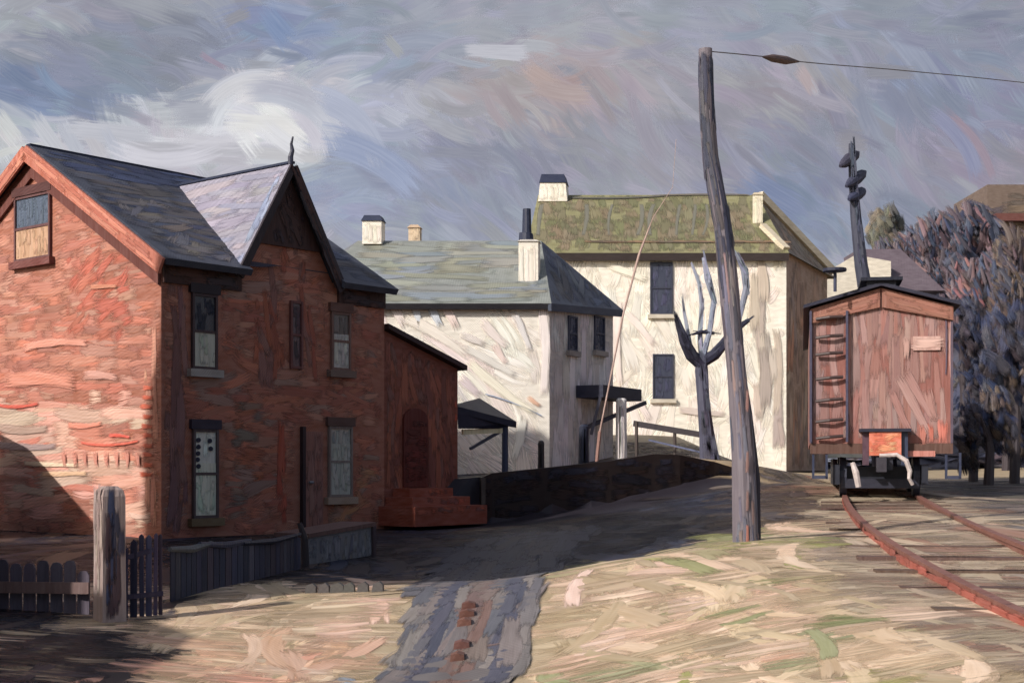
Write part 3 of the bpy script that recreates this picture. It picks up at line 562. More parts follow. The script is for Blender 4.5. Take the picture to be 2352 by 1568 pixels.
for p in [((905, 705), (925, 745), 26, S(232, 218, 210)), ((990, 700), (1010, 745), 22, S(206, 212, 220)), ((1020, 705), (1045, 750), 24, S(234, 212, 202)), ((950, 700), (962, 745), 20, S(210, 214, 220)), ((930, 730), (1070, 815), 30, S(236, 226, 212)), ((1080, 830), (1225, 945), 26, S(238, 230, 208)),
          ((1115, 905), (1245, 955), 4, S(160, 170, 190)), ((1215, 912), (1238, 930), 12, S(222, 176, 146)), ((1135, 790), (1160, 830), 20, S(232, 210, 200)), ((1180, 720), (1215, 800), 18, S(220, 214, 210)), ((1245, 700), (1248, 900), 26, S(234, 222, 216)), ((1110, 740), (1160, 790), 26, S(230, 216, 208)), ((1060, 770), (1110, 790), 20, S(218, 208, 200)), ((1070, 800), (1180, 860), 22, S(222, 216, 206)), ((1200, 960), (1180, 1050), 24, S(230, 226, 214)), ((1060, 870), (1100, 905), 26, S(214, 198, 198))]:
    fr.dab(w, p[:2], p[2], p[3], .05)
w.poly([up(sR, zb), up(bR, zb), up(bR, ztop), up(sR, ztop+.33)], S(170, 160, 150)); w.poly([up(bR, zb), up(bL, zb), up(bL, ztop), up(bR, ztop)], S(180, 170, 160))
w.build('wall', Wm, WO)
ry = 44.6; rz = P(1000, 553, ry).z; rl = Vector((P(815, 553, ry).x-3, ry, rz)); rr = P(1243, 556, ry)
rr.z = rz; o_ = .3; ze = ztop-.12
eFL, eFR, eSR, eBL = Vector((cL.x-3, 42-o_, ze)), Vector((cR.x+.05, 42-o_, ze)), Vector((sR.x+.35, 46.5, ze+.33)), Vector((cL.x-3, 47.6+o_, ze))
eFL.x = cL.x
rl.x = P(822, 553, ry).x
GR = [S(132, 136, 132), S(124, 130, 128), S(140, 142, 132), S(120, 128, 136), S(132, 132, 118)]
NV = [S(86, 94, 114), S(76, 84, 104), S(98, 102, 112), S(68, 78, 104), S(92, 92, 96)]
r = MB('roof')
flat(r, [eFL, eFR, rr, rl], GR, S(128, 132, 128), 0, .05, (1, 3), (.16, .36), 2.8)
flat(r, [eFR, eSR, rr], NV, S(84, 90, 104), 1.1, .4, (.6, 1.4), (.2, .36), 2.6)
r.poly([eSR, eBL, rl, rr], S(110, 112, 116)); r.poly([eBL, eFL, rl], S(110, 112, 116))
r.prism([eFL+Vector((0, .003, 0)), eFR+Vector((0, .003, 0)), eFR+Vector((0, .08, -.16)), eFL+Vector((0, .08, -.16))], (0, .1, 0), S(56, 54, 60)); d = (eSR-eFR); r.prism([eFR, eSR, eSR+Vector((0, 0, -.22)), eFR+Vector((0, 0, -.22))], (-.1, .02, 0), S(70, 76, 92))
mroof = r.build('roof', Wm, WO)
def chimney(parent, org, x0, x1, y0, y1, d, name='chimney', cap=S(44, 52, 78), body=S(232, 224, 208), shade=None, pot=None, wdp=None, caph=.18, taper=.0, holder='roof'):
    a, b_ = P(x0, y1, d), P(x1, y0, d); wx = b_.x-a.x; dp = wdp or wx*.8
    c = MB('wall'); c.prism([a, (b_.x, d, a.z), (b_.x-taper, d, b_.z-caph), (a.x+taper, d, b_.z-caph)], (.0+wx*.12, dp, 0), body)
    for _ in range(10):
        x = R.uniform(a.x+.06+taper, b_.x-.06-taper); c.dabs((x, d, (a.z+b_.z-caph)/2+R.uniform(-.1, .1)), (0, 0, 1), (0, -1, 0), (b_.z-caph-a.z)*.75, min(.16, wx*.3), vary(body, .08), 0, R.uniform(.004, .012))
    o = c.build(name, parent, org)
    k = MB('wall'); k.prism([(a.x-.04+taper, d-.04, b_.z-caph+.002), (b_.x+.04-taper, d-.04, b_.z-caph+.002), (b_.x-.06-taper, d-.0, b_.z), (a.x+.06+taper, d-.0, b_.z)], (wx*.12, dp+.08, 0), cap); k.build('cap', o, org)
    if pot:
        k = MB('iron'); p0, p1 = P(pot[0], pot[3], d+dp/2), P(pot[1], pot[2], d+dp/2); cxm = (p0.x+p1.x)/2; rr_ = (p1.x-p0.x)/2
        k.tube([(cxm, d+dp/2, b_.z-.01), (cxm, d+dp/2, b_.z+.22), (cxm+.02, d+dp/2, b_.z+.24), (cxm+.02, d+dp/2, p1.z)], [rr_*1.5, rr_*1.4, rr_*.95, rr_*.8], S(42, 48, 70), 12); k.build('pot', o, org)
    return o
chimney(mroof, WO, 832, 876, 494, 560, 44.3)
chimney(mroof, WO, 1191, 1236, 550, 668, 42.7, pot=(1197, 1220, 480, 550), cap=S(190, 184, 176), caph=.06)
chimney(mroof, WO, 938, 964, 516, 556, 44.9, cap=S(186, 158, 128), body=S(216, 190, 156), caph=.1)
for x0, x1, y0, y1 in ((1303, 1323, 724, 808), (1363, 1386, 724, 808)):
    window(PW, x0, x1, y0, y1, Wm, WO, S(70, 72, 90), S(48, 54, 76), None, sill=S(150, 140, 134))
# shaded-side canopy with brace
pr = MB('roof'); c0, c1 = PW.px(1322, 882), PW.px(1405, 888); 
pr.box(PW.at(c0[0], c0[1]-.42, .02), PW.U*(c1[0]-c0[0]+.3), PW.N*.9, (0, 0, .38), S(44, 46, 64)); 
prr = pr.build('porch_roof', Wm, WO)
b = MB('wood'); b.bar(PW.at(c0[0]+.7, c0[1]-1.3, .08), PW.at(c1[0]+.8, c1[1]-.5, .85), .1, .12, S(74, 72, 86)); b.build('brace', prr, WO)
b = MB('wood'); b.bar(PW.at(c0[0]+.05, c0[1]-1.55, .5), PW.at(c0[0]+.05, c0[1]-.42, .8), .09, .09, S(84, 84, 98)); b.build('bracket', prr, WO)

# big house
D = 56.; bt = P(1790, 578, D).z; bl = P(1215, 578, D).x; br = P(1806, 578, D).x; be = P(1900, 595, 63); zb = 1.4
Bg = thing('white_house', (br, D, P(1700, 1010, D).z), 'tall whitewashed house with mossy green-brown roof and two dark windows stacked in front', 'house'); BO = Bg.location
w = MB('wall'); fb = Plane((bl, D, 0), (1, 0, 0))
FP = lambda x, y: (fb.px(x, y)[0], fb.px(x, y)[1])
wl = flat(w, [(bl, D, zb), (br, D, zb), (br, D, bt), (bl, D, bt)], [S(238, 230, 216), S(234, 226, 210), S(238, 226, 214), S(230, 222, 210)], S(234, 226, 210), math.pi/2, .35, (.7, 2), (.2, .45))
hr = br-bl
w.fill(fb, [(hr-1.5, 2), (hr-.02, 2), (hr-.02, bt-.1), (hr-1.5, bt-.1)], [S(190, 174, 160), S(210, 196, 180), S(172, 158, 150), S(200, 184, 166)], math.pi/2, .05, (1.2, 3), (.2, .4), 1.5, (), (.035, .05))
SB = Plane((br, D, 0), be-Vector((br, D, be.z)))
sL = (Vector((be.x, be.y, 0))-Vector((br, D, 0))).length
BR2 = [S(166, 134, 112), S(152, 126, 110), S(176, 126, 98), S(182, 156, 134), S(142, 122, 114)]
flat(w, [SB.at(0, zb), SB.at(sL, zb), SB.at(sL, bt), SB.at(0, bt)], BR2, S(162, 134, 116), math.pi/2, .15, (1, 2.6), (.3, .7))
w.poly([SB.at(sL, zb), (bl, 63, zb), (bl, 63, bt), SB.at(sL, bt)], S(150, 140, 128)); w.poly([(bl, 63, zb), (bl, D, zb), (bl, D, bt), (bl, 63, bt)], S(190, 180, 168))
for p in [((1440, 720), (1500, 790), 20, S(234, 218, 208)), ((1420, 700), (1425, 880), 24, S(234, 218, 208)), ((1400, 610), (1480, 640), 20, S(236, 228, 208)), ((1560, 940), (1660, 950), 18, S(206, 190, 180)), ((1455, 900), (1490, 960), 24, S(228, 214, 208))]: fb.dab(w, p[:2], p[2], p[3], .06)
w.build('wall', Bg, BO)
r = MB('roof'); ze = bt-.1; ryy = D+4.2; rz = P(1500, 448, ryy).z
eL, eR, eS, eB = Vector((bl-.15, D-.35, ze)), Vector((br+.05, D-.35, ze)), Vector((SB.at(sL, 0).x+.5, 63.4, ze)), Vector((bl-.15, 63.4, ze))
rL, rR = Vector((P(1236, 450, ryy).x, ryy, rz)), Vector((P(1738, 448, ryy).x, ryy, rz))
MOS = [S(122, 114, 86), S(112, 108, 80), S(126, 114, 90), S(112, 112, 78), S(122, 108, 84)]
rp = flat(r, [eL, eR, rR, rL], MOS, S(132, 128, 90), math.pi/2, .08, (.5, 1.4), (.2, .4), 2.8)
for x in (1242, 1345, 1405, 1470, 1500, 1560, 1620, 1595): rp.dab(r, [(x+2, 470), (x-6, 540)], R.choice((8, 12, 24 if x == 1242 else 9)), S(112, 110, 98), .012)
rp.dab(r, [(1310, 456), (1520, 452)], 12, S(92, 90, 80), .05); rp.dab(r, [(1500, 452), (1720, 450)], 10, S(104, 96, 82), .05)
for _ in range(26): x = R.uniform(1340, 1760); rp.dab(r, [(x, 556), (x+60, 558)], 9, R.choice([S(104, 90, 76), S(132, 104, 76)]), .04)
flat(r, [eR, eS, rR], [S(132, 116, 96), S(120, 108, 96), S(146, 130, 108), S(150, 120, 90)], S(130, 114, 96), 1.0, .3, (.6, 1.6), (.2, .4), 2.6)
r.poly([eS, eB, rL, rR], S(120, 112, 96)); r.poly([eB, eL, rL], S(128, 120, 96))
r.prism([eL+Vector((0, .003, 0)), eR+Vector((0, .003, 0)), eR+Vector((0, .1, -.28)), eL+Vector((0, .1, -.28))], (0, .12, 0), S(70, 62, 62))
bro = r.build('roof', Bg, BO)
b = MB('wall'); b.bar(rR+Vector((.1, -.1, .0)), eS+Vector((-.3, -.6, .25)), .3, .3, S(196, 184, 160)); b.build('parapet', bro, BO); b = MB('wall')
b.bar(P(1752, 518, D+1.2), P(1806, 572, D-.1), .3, .18, S(204, 190, 164)); b.build('parapet', bro, BO)
chimney(bro, BO, 1236, 1303, 400, 462, D+3.6, taper=.08, caph=.36, wdp=.9)
chimney(bro, BO, 1729, 1752, 442, 522, D+1.9, cap=S(190, 176, 150), body=S(222, 212, 186), caph=.1)
for x0, x1, y0, y1 in ((1493, 1545, 602, 722), (1499, 1547, 813, 916)):
    window(fb, x0, x1, y0, y1, Bg, BO, S(58, 60, 76), S(62, 66, 84), None, sill=S(196, 186, 168))

# small far cottage behind the wagon
c0 = P(1895, 660, 66); cot = thing('white_cottage', (c0.x+1, 66, 3), 'small white cottage with mauve roof peeping over the freight wagon roof', 'house')
w = MB('wall'); q = P(1898, 640, 66); cw_ = 3.0
w.prism([(q.x, 66, 2), (q.x+cw_, 66, 2), (q.x+cw_, 66, P(0, 600, 66).z), (q.x+cw_*.45, 66, P(0, 585, 66).z), (q.x, 66, P(0, 625, 66).z)], (0, 6, 0), S(214, 204, 186)); w.build('wall', cot, cot.location)
w = MB('roof'); z1, z2 = P(0, 572, 68).z, P(0, 640, 66).z; x0, x1 = P(1995, 0, 66).x, P(2165, 0, 66).x
w.prism([(x0, 65.6, z2-.6), (x1, 65.6, z2-.6), (x1-1.4, 68, z1), (x0, 68, z1)], (0, 3, 0), S(98, 86, 94)); w.build('roof', cot, cot.location)
# ------------------------------------------------------------------ dark retaining wall of the terrace
w = MB('wall'); DKW = [S(40, 32, 32), S(34, 28, 34), S(48, 36, 34), S(36, 34, 44), S(28, 27, 36)]
prof = [(1106, 1098, 34.4), (1130, 1088, 34.7), (1250, 1076, 35.5), (1400, 1060, 36.3), (1500, 1044, 36.9), (1560, 1046, 37.2), (1640, 1062, 37.9), (1700, 1080, 38.3)]
tops = [P(*a)+Vector((0, -.12, .02)) for a in prof]
for a, b in zip(tops, tops[1:]):
    da, db = G(a.x, a.y-.25)-.3, G(b.x, b.y-.25)-.3
    w.prism([(a.x, a.y, da), (b.x, b.y, db), b, a], (-.05, .42, 0), S(42, 34, 34))
    pl = Plane((a.x, a.y, 0), (b-a)*Vector((1, 1, 0)) if False else Vector((b.x-a.x, b.y-a.y, 0))); L_ = math.hypot(b.x-a.x, b.y-a.y)
    w.fill(pl, [(0, da+.2), (L_, db+.2), (L_, b.z-.05), (0, a.z-.05)], DKW, 0, .1, (.4, 1), (.1, .22), 2.4)
    w.fill(pl, [(0, a.z-.3), (L_, b.z-.3), (L_, b.z), (0, a.z)], [S(44, 44, 58), S(38, 40, 54)], 0, .06, (.5, 1), (.1, .16), 2, (), (.022, .03))
w.prism([tops[0]+Vector((0, 0, 0)), tops[0]+Vector((-.25, 3, 0)), (tops[0].x-.25, 37.4, -.1), (tops[0].x, tops[0].y, -.2)], (.1, 0, 0), S(70, 60, 58))
rw = w.build('retaining_wall', origin=(W0.x, W0.y, .2)); tag(rw, 'long dark stone retaining wall holding the yard below the white houses', 'wall')

def post(px_, y0, y1, d, wpx, label, col, group=None, lean=0, cat='post'):
    b = MB('wood'); t = P(px_, y0, d); z = G(t.x, d)-.1; bt_ = P(px_, y1, d); r = wpx/F*d/2; z = min(z, bt_.z)
    b.tube([(t.x+lean, d, z), (t.x+lean/2, d, (z+t.z)/2), (t.x, d, t.z-.06), (t.x, d, t.z)], [r*1.05, r, r*.95, r*.6], col, 9, wob=.06)
    for _ in range(8): b.dabs((t.x+R.uniform(-.4, .4)*r, d-r*.95, (z+t.z)/2), (0, 0, 1), (0, -1, 0), (t.z-z)*.8, r*.6, vary(col, .2), 0, .01)
    tag(b.build('post', origin=(t.x+lean, d, z)), label, cat, group)
post(1341, 974, 1066, 37.0, 24, 'thick dark wooden post standing below the small side porch of the low white house', S(40, 44, 62))
post(1243, 1012, 1078, 36.2, 15, 'short dark stump post on the wall top between the two porches', S(56, 50, 52))
post(1427, 914, 1012, 44, 26, 'rounded white painted post between the two white houses', S(226, 220, 214))
# hand rail up the yard
fn = thing('yard_fence', P(1460, 1000, 42), 'low dark two-rail fence climbing the yard to the bare tree', 'fence'); fo = fn.location
for a, b_, c, wd in (((1456, 972, 42), (1640, 1003, 41), S(58, 52, 56), .17), ((1490, 1010, 41.5), (1636, 1044, 40.6), S(86, 92, 120), .05)):
    m = MB('wood'); m.bar(P(*a), P(*b_), wd*.7, wd, c); m.build('rail', fn, fo)
for x, y, d in ((1462, 968, 41.9), (1550, 982, 41.5), (1636, 998, 41.0)):
    m = MB('wood'); t = P(x, y, d); m.tube([(t.x, d, G(t.x, d)-.1), (t.x, d, t.z)], .05, S(80, 70, 66), 7); m.build('post', fn, fo)

# ------------------------------------------------------------------ telegraph pole in the foreground with its stub post and wire
D = 19.; path = [(1715, 1262), (1713, 1243), (1708, 1050), (1692, 850), (1672, 640), (1660, 520), (1632, 370), (1623, 250), (1621, 180), (1620, 113)]
wid = [62, 60, 54, 44, 44, 40, 38, 36, 34, 30]
tp = thing('telegraph_pole', P(1714, 1243, D), 'tall crooked wooden telegraph pole on the grassy bank beside the railway', 'pole'); TO = tp.location
m = MB('wood'); pts = [P(x, y, D) for x, y in path]; rad = [w_/F*D/2 for w_ in wid]; m.tube(pts, rad, S(112, 104, 112), 14, wob=.05)
BK = [S(124, 114, 118), S(104, 102, 118), S(92, 94, 112), S(130, 110, 106), S(84, 80, 92)]
for _ in range(150):
    i = R.randrange(len(pts)-1); f = R.random(); f = f*.3 if i == len(pts)-2 else f; p = pts[i].lerp(pts[i+1], f); r = rad[i]*(1-f)+rad[i+1]*f; dn_ = (pts[i+1]-pts[i]).normalized()
    a = R.uniform(-1.3, 1.3); nn = Vector((math.sin(a), -math.cos(a), 0)); m.dabs(p+nn*r*.97, dn_, nn, R.uniform(.3, .8) if i < len(pts)-2 else .35, R.uniform(.035, .08), vary(R.choice(BK if i < 4 else [S(70, 72, 88), S(54, 58, 78), S(84, 80, 86)]), .15), R.uniform(-.02, .02), .004, .004)
for y, c in ((1150, S(124, 96, 92)), (1230, S(150, 92, 78)), (1060, S(130, 98, 92)), (920, S(134, 96, 90))):
    p = P(1716, y, D-.17); m.dabs(p, (0.02, 0, 1), (0, -1, 0), .3, .05, c, 0, .02, .005)
m.build('shaft', tp, TO)
m = MB('wood'); sp_ = [P(1733, 1262, D+.12), P(1731, 1100, D+.12), P(1716, 950, D+.12), P(1703, 850, D+.12), P(1700, 785, D+.12)]; m.tube(sp_, [.095, .09, .07, .05, .03], S(46, 44, 58), 9, wob=.08); m.build('stub_post', tp, TO)
wi = MB('iron'); wp = [P(1636, 119, D), P(1690, 124, D+.3), P(1760, 131, D+.8), P(1795, 138, D+1), P(1900, 148, D+1.8), P(2050, 160, D+3), P(2220, 176, D+4.5), P(2500, 206, D+7)]
wi.tube(wp, .008, S(98, 94, 98), 6); wo_ = wi.build('overhead_wire', origin=wp[0]); tag(wo_, 'thin dark overhead wire running right from the top of the telegraph pole', 'wire')
m = MB('iron'); m.tube([P(1752, 131, D+.75), P(1775, 134, D+.9), P(1805, 139, D+1.1), P(1835, 142, D+1.3)], [.012, .055, .06, .012], S(84, 66, 64), 10); m.build('splice', wo_, wp[0])

# thin leaning pole and the bare tree in front of the tall white house
m = MB('wood'); q = [P(x, y, 38.6) for x, y in ((1378, 990), (1400, 880), (1432, 720), (1468, 585), (1500, 500), (1545, 430), (1553, 320))]
m.tube(q, [.026, .026, .024, .034, .012, .006, .005], S(176, 146, 134), 7, wob=.1); zg = G(q[0].x, 38.6); m.tube([(q[0].x-.1, 38.6, zg-.1), q[0]], .05, S(150, 110, 98), 7)
tag(m.build('leaning_pole', origin=(q[0].x-.1, 38.6, zg)), 'thin pinkish-brown pole leaning over the gap between the white houses', 'pole')
D = 40.; bt_ = P(1628, 1056, D); tr = thing('bare_tree', bt_, 'leafless forked tree with dark trunk in the yard of the tall white house', 'tree'); ro = tr.location
def limb(name, pts, wp_, col, d=D, col2=None):
    m = MB('wood'); q = [P(x, y, d+dd) for x, y, dd in pts]; m.tube(q, [w_/F*d/2 for w_ in wp_], col, 9, wob=.12)
    for _ in range(len(q)*5):
        i = R.randrange(len(q)-1); p = q[i].lerp(q[i+1], R.random()); r = wp_[i]/F*d/2
        m.dabs(p+Vector((R.uniform(-.5, .5)*r, -r*.9, 0)), q[i+1]-q[i], (0, -1, 0), .5, r*.8, vary(col2 or col, .25), 0, .006)
    return m.build(name, tr, ro)
limb('trunk', [(1632, 1075, 0), (1630, 1050, 0), (1624, 1000, 0), (1616, 920, 0), (1611, 850, 0), (1612, 825, 0)], [54, 42, 34, 30, 28, 24], S(78, 78, 96))
limb('limb', [(1611, 838, 0), (1588, 815, -.1), (1572, 785, -.2), (1562, 755, -.2), (1554, 730, -.2)], [28, 27, 24, 19, 12], S(50, 50, 66))
limb('limb', [(1613, 832, 0), (1640, 815, .1), (1662, 790, .2), (1682, 762, .3), (1720, 735, .4)], [27, 26, 22, 17, 10], S(54, 54, 70))
limb('limb', [(1612, 828, 0), (1608, 770, .2), (1612, 700, .3), (1606, 650, .3), (1590, 610, .4)], [14, 12, 11, 9, 5], S(140, 144, 158))
limb('limb', [(1614, 820, 0), (1630, 760, .2), (1640, 690, .3), (1626, 640, .3), (1616, 592, .4)], [14, 12, 14, 16, 8], S(132, 138, 156))
limb('limb', [(1662, 790, .2), (1700, 725, .4), (1714, 660, .5), (1710, 620, .5), (1694, 590, .5)], [10, 12, 16, 18, 8], S(126, 130, 146))
limb('limb', [(1590, 815, 0), (1580, 760, .2), (1572, 720, .3), (1568, 690, .3)], [9, 9, 7, 4], S(138, 142, 156))
limb('limb', [(1640, 765, .2), (1610, 762, .1), (1590, 768, 0)], [7, 9, 5], S(58, 58, 72))

# ------------------------------------------------------------------ railway: track, freight wagon, line pole
tk = thing('railway_track', (RC[1][0], RC[1][1], RC[1][2]), 'rusty railway track curving from the near right to the freight wagon', 'track'); to = tk.location
_cf = np.polyfit([p[1] for p in RC[:9]], [p[0] for p in RC[:9]], 3); _cz = np.polyfit([p[1] for p in RC[:9]], [p[2] for p in RC[:9]], 3)
def smooth(y): return float(np.polyval(_cf, y)), float(np.polyval(_cz, y))
for s in (-1, 1):
    m = MB('iron'); prev = None; ysr = [8.6+i*.5 for i in range(62)]; ctr = [smooth(y) for y in ysr]
    for i, y in enumerate(ysr):
        x, z = ctr[i]; j = min(i+1, len(ysr)-1); k = max(i-1, 0); t = Vector((ctr[j][0]-ctr[k][0], ysr[j]-ysr[k], 0)).normalized(); nx_ = Vector((t.y, -t.x, 0))
        c = Vector((x, y, z))+nx_*s*.76
        ring = [c+nx_*a+Vector((0, 0, b)) for a, b in ((-.09, -.17), (-.09, -.15), (-.03, -.13), (-.03, -.04), (-.05, -.03), (-.05, .02), (.05, .02), (.05, -.03), (.03, -.04), (.03, -.13), (.09, -.15), (.09, -.17))]
        if prev:
            m.add(prev+ring, [(q, (q+1) % 12, (q+1) % 12+12, q+12) for q in range(12)], S(126, 80, 68))
            if s < 0 and R.random() < .8:
                m.dabs(c-nx_*.05+Vector((0, 0, -.08)), t, -nx_, 1.3, .13, vary(R.choice([S(162, 80, 64), S(150, 78, 64)]), .05), 0, .006)
            if R.random() < .5: m.dabs(c+Vector((0, 0, .001)), t, (0, 0, 1), .9, .06, S(84, 66, 70), 0, .002, 0)
        prev = ring
    m.build('rail', tk, to)
y = 9.3
while y < 31:
    x, z = smooth(y); x2, _ = smooth(y+.3); t = Vector((x2-x, .3, 0)).normalized(); m = MB('wood')
    m.cbox((x, y, z-.15), 2.5, .24, .13, vary(S(92, 72, 62), .2), math.atan2(-t.x, t.y)*1.0)
    for _ in range(4): m.dabs((x+R.uniform(-1, 1), y, z-.084), (1, -t.x/t.y, 0), (0, 0, 1), .5, .12, vary(S(110, 84, 70), .25), 0, .006)
    m.build('sleeper', tk, to); y += 1.45
# freight wagon
e0 = Vector((7.78, 30, 0)); ax = Vector((1.55, 7.6, 0)).normalized(); ry_ = Vector((ax.y, -ax.x, 0)); zr = .95
wg = thing('freight_wagon', (e0.x, e0.y, zr), 'rust red wooden freight wagon seen end-on at the head of the track', 'freight wagon'); go = wg.location
E = Plane(e0, ry_); hw = 1.46; LN = 11.; zf, ze, zp = 2.08, 4.94, 5.36
RD = [S(150, 110, 102), S(158, 116, 106), S(144, 104, 98), S(162, 126, 118), S(150, 100, 90), S(146, 116, 112)]
m = MB('wood'); pts = [(-hw, zf), (hw, zf), (hw, ze), (0, zp), (-hw, ze)]
m.prism([E.at(*p) for p in pts], ax*LN, S(142, 88, 78))
m.fill(E, pts, RD, math.pi/2, .05, (.6, 1.6), (.09, .18), 3, (), (.004, .02))
for p in [((2065, 870), (2130, 990), 26, S(168, 128, 120)), ((2085, 860), (2145, 960), 24, S(164, 120, 112)), ((2050, 900), (2090, 990), 20, S(158, 112, 104)), ((2130, 900), (2145, 960), 26, S(166, 120, 110)), ((2120, 980), (2120, 1015), 20, S(180, 104, 86)), ((2164, 970), (2165, 1010), 26, S(196, 104, 84)), ((2135, 975), (2138, 1010), 16, S(184, 98, 78)), ((1953, 740), (1955, 980), 10, S(176, 124, 112)), ((2185, 730), (2188, 900), 6, S(174, 130, 122)), ((2172, 720), (2172, 860), 5, S(96, 80, 96))]:
    E.dab(m, p[:2], p[2], p[3], .024)
m.build('body', wg, go)
m = MB('wood')
for s in (-1, 1):
    q = [E.at(s*.02, zp-.02, .03), E.at(s*hw, ze-.02, .03), E.at(s*hw, ze-.3, .03), E.at(s*.02, zp-.42, .03)]; m.prism(q, E.N*.05, S(146, 94, 76))
    d = q[1]-q[0]
    for k in range(14): p = q[0].lerp(q[1], R.uniform(.2, .8))+Vector((0, 0, -R.uniform(.06, .32))); m.dabs(p, d, E.N, .7, .1, vary(S(152, 98, 80), .12), 0, .053+R.random()*.01)
m.build('end_fascia', wg, go)
m = MB('roof')
for s in (-1, 1):
    a, b_ = E.at(0, zp+.02, .22), E.at(s*(hw+.14), ze+.0, .22); m.prism([a, b_, b_+Vector((0, 0, .07)), a+Vector((0, 0, .07))], ax*(LN+.4), S(46, 46, 62))
ro_ = m.build('roof', wg, go)
m = MB('wood'); m.box(E.at(-.42, zp+.12, .3), ry_*.85, ax*(LN+.5), (0, 0, .07), S(34, 36, 50)); 
for k in range(6): m.box(E.at(-.3, zp+.02, .2-k*2), ry_*.6, ax*.08, (0, 0, .1), S(34, 36, 50))
m.build('running_board', wg, go)
m = MB('iron'); bc = P(1917, 620, 29.7); m.tube([bc+Vector((0, 0, -.03)), bc+Vector((0, 0, .03))], .245, S(44, 46, 66), 18); bw = m.build('brake_wheel', wg, go)
m = MB('iron'); m.tube([(bc.x+.01, bc.y, bc.z), (bc.x+.01, bc.y, bc.z-.45)], .035, S(54, 58, 84), 8); m.build('staff', bw, go)
# ladder
ld = MB('iron')
for x in (1862, 1945): a = E.px(x, 715); b_ = E.px(x, 1015); ld.bar(E.at(a[0], a[1], .1), E.at(a[0], b_[1], .1), .045 if x < 1900 else .09, .05, S(70, 66, 88), ry_)
lad = ld.build('ladder', wg, go)
for y in (730, 773, 812, 868, 918, 965, 1003):
    m = MB('iron'); a = E.px(1874, y+4); b_ = E.px(1936, y-2); m.tube([E.at(a[0], a[1], .1), E.at((a[0]+b_[0])/2, a[1]+.03, .16), E.at(b_[0], b_[1], .1)], .036, S(72, 54, 52), 7); m.build('rung', lad, go)
# corner and edge irons
for u in (-hw+.0, hw-.05):
    m = MB('iron'); planks(m, E, u, u+.05, zf, ze-.3, .002, .03, S(92, 78, 92))
    m.build('corner_iron', wg, go)
m = MB('wood'); (a, b_), (c, d) = E.px(2097, 805), E.px(2160, 772); planks(m, E, a, c, b_, d, .012, .05, S(190, 150, 138)); E.dab(m, [(2100, 788), (2158, 786)], 28, S(206, 166, 152), .054); E.dab(m, [(2080, 778), (2080, 820)], 16, S(184, 142, 130), .054); m.build('placard', wg, go)
# end sill, striker box, coupler, hoses
m = MB('wood'); planks(m, E, -hw, hw, zf-.22, zf-.003, -.1, .02, S(96, 68, 58)); m.fill(E, [(-hw, zf-.22), (hw, zf-.22), (hw, zf), (-hw, zf)], [S(110, 74, 62), S(84, 62, 60), S(70, 60, 70)], 0, .05, (.4, .8), (.08, .12), 2, (), (.022, .03)); planks(m, E, .3, 1.1, zf-.28, zf-.16, .022, .05, S(190, 118, 104)); m.build('end_sill', wg, go)
m = MB('iron'); (a, b_), (c, d) = E.px(1995, 1046), E.px(2068, 992); planks(m, E, a, c, b_, d, .03, .3, S(206, 100, 62)); E2 = Plane(E.at(0, 0, .3), ry_); m.fill(E2, [(a, b_), (c, b_), (c, d), (a, d)], [S(222, 136, 88), S(210, 96, 58), S(216, 158, 110)], .1, .2, (.2, .5), (.07, .12), 2.5); planks(m, E, a-.2, c+.2, d+.003, d+.07, .02, .34, S(40, 40, 56)); planks(m, E, c+.003, c+.14, b_-.2, d, .02, .2, S(52, 60, 84)); planks(m, E, a-.13, a-.003, b_-.2, d, .02, .2, S(84, 60, 72)); m.build('striker_box', wg, go)
m = MB('iron'); c = (a+c)/2; m.box(E.at(c-.14, b_-.3, -.3), ry_*.28, E.N*.85, (0, 0, .24), S(44, 44, 56)); m.box(E.at(c-.2, b_-.34, .5), ry_*.2, E.N*.3, (0, 0, .3), S(60, 56, 64)); m.build('coupler', wg, go)
def hose(pts, r, col, name='air_hose'):
    m = MB('iron'); m.tube([P(x, y, d) for x, y, d in pts], r, col, 8); m.build(name, wg, go)
hose([(2020, 1046, 29.4), (2060, 1044, 29.35), (2082, 1058, 29.3), (2090, 1082, 29.3), (2088, 1098, 29.3), (2096, 1112, 29.35)], [.04, .045, .055, .05, .04, .04], S(196, 182, 176))
hose([(1958, 1062, 29.4), (1966, 1085, 29.35), (1972, 1118, 29.35)], [.05, .07, .06], S(190, 176, 170))
m = MB('iron')
m.box(E.at(-.95, zr+.3, -.6), ry_*1.9, -E.N*.3, (0, 0, .34), S(32, 34, 46)); m.box(E.at(-.8, zr+.18, -.35), ry_*1.6, -E.N*.12, (0, 0, .2), S(42, 42, 56)); m.box(E.at(-.98, zr+.26, -.2), ry_*.14, ax*2.6, (0, 0, .42), S(38, 40, 52)); m.box(E.at(.84, zr+.26, -.2), ry_*.14, ax*2.6, (0, 0, .42), S(38, 40, 52)); tko = m.build('bogie', wg, go)
for dd in (.75, 2.4, 8.2, 9.9):
    for s in (-1, 1):
        m = MB('iron'); c = e0+ax*dd+ry_*s*.76+Vector((0, 0, zr+.42)); m.tube([c-ry_*.07, c-ry_*.02, c+ry_*.02, c+ry_*.07], [.42, .42, .43, .43] if s > 0 else [.43, .43, .42, .42], S(48, 50, 66), 20); m.build('wheel', wg, go)
    m = MB('iron'); c = e0+ax*dd+Vector((0, 0, zr+.42)); m.tube([c-ry_*.76, c+ry_*.76], .07, S(50, 48, 56), 8); m.build('axle', wg, go)
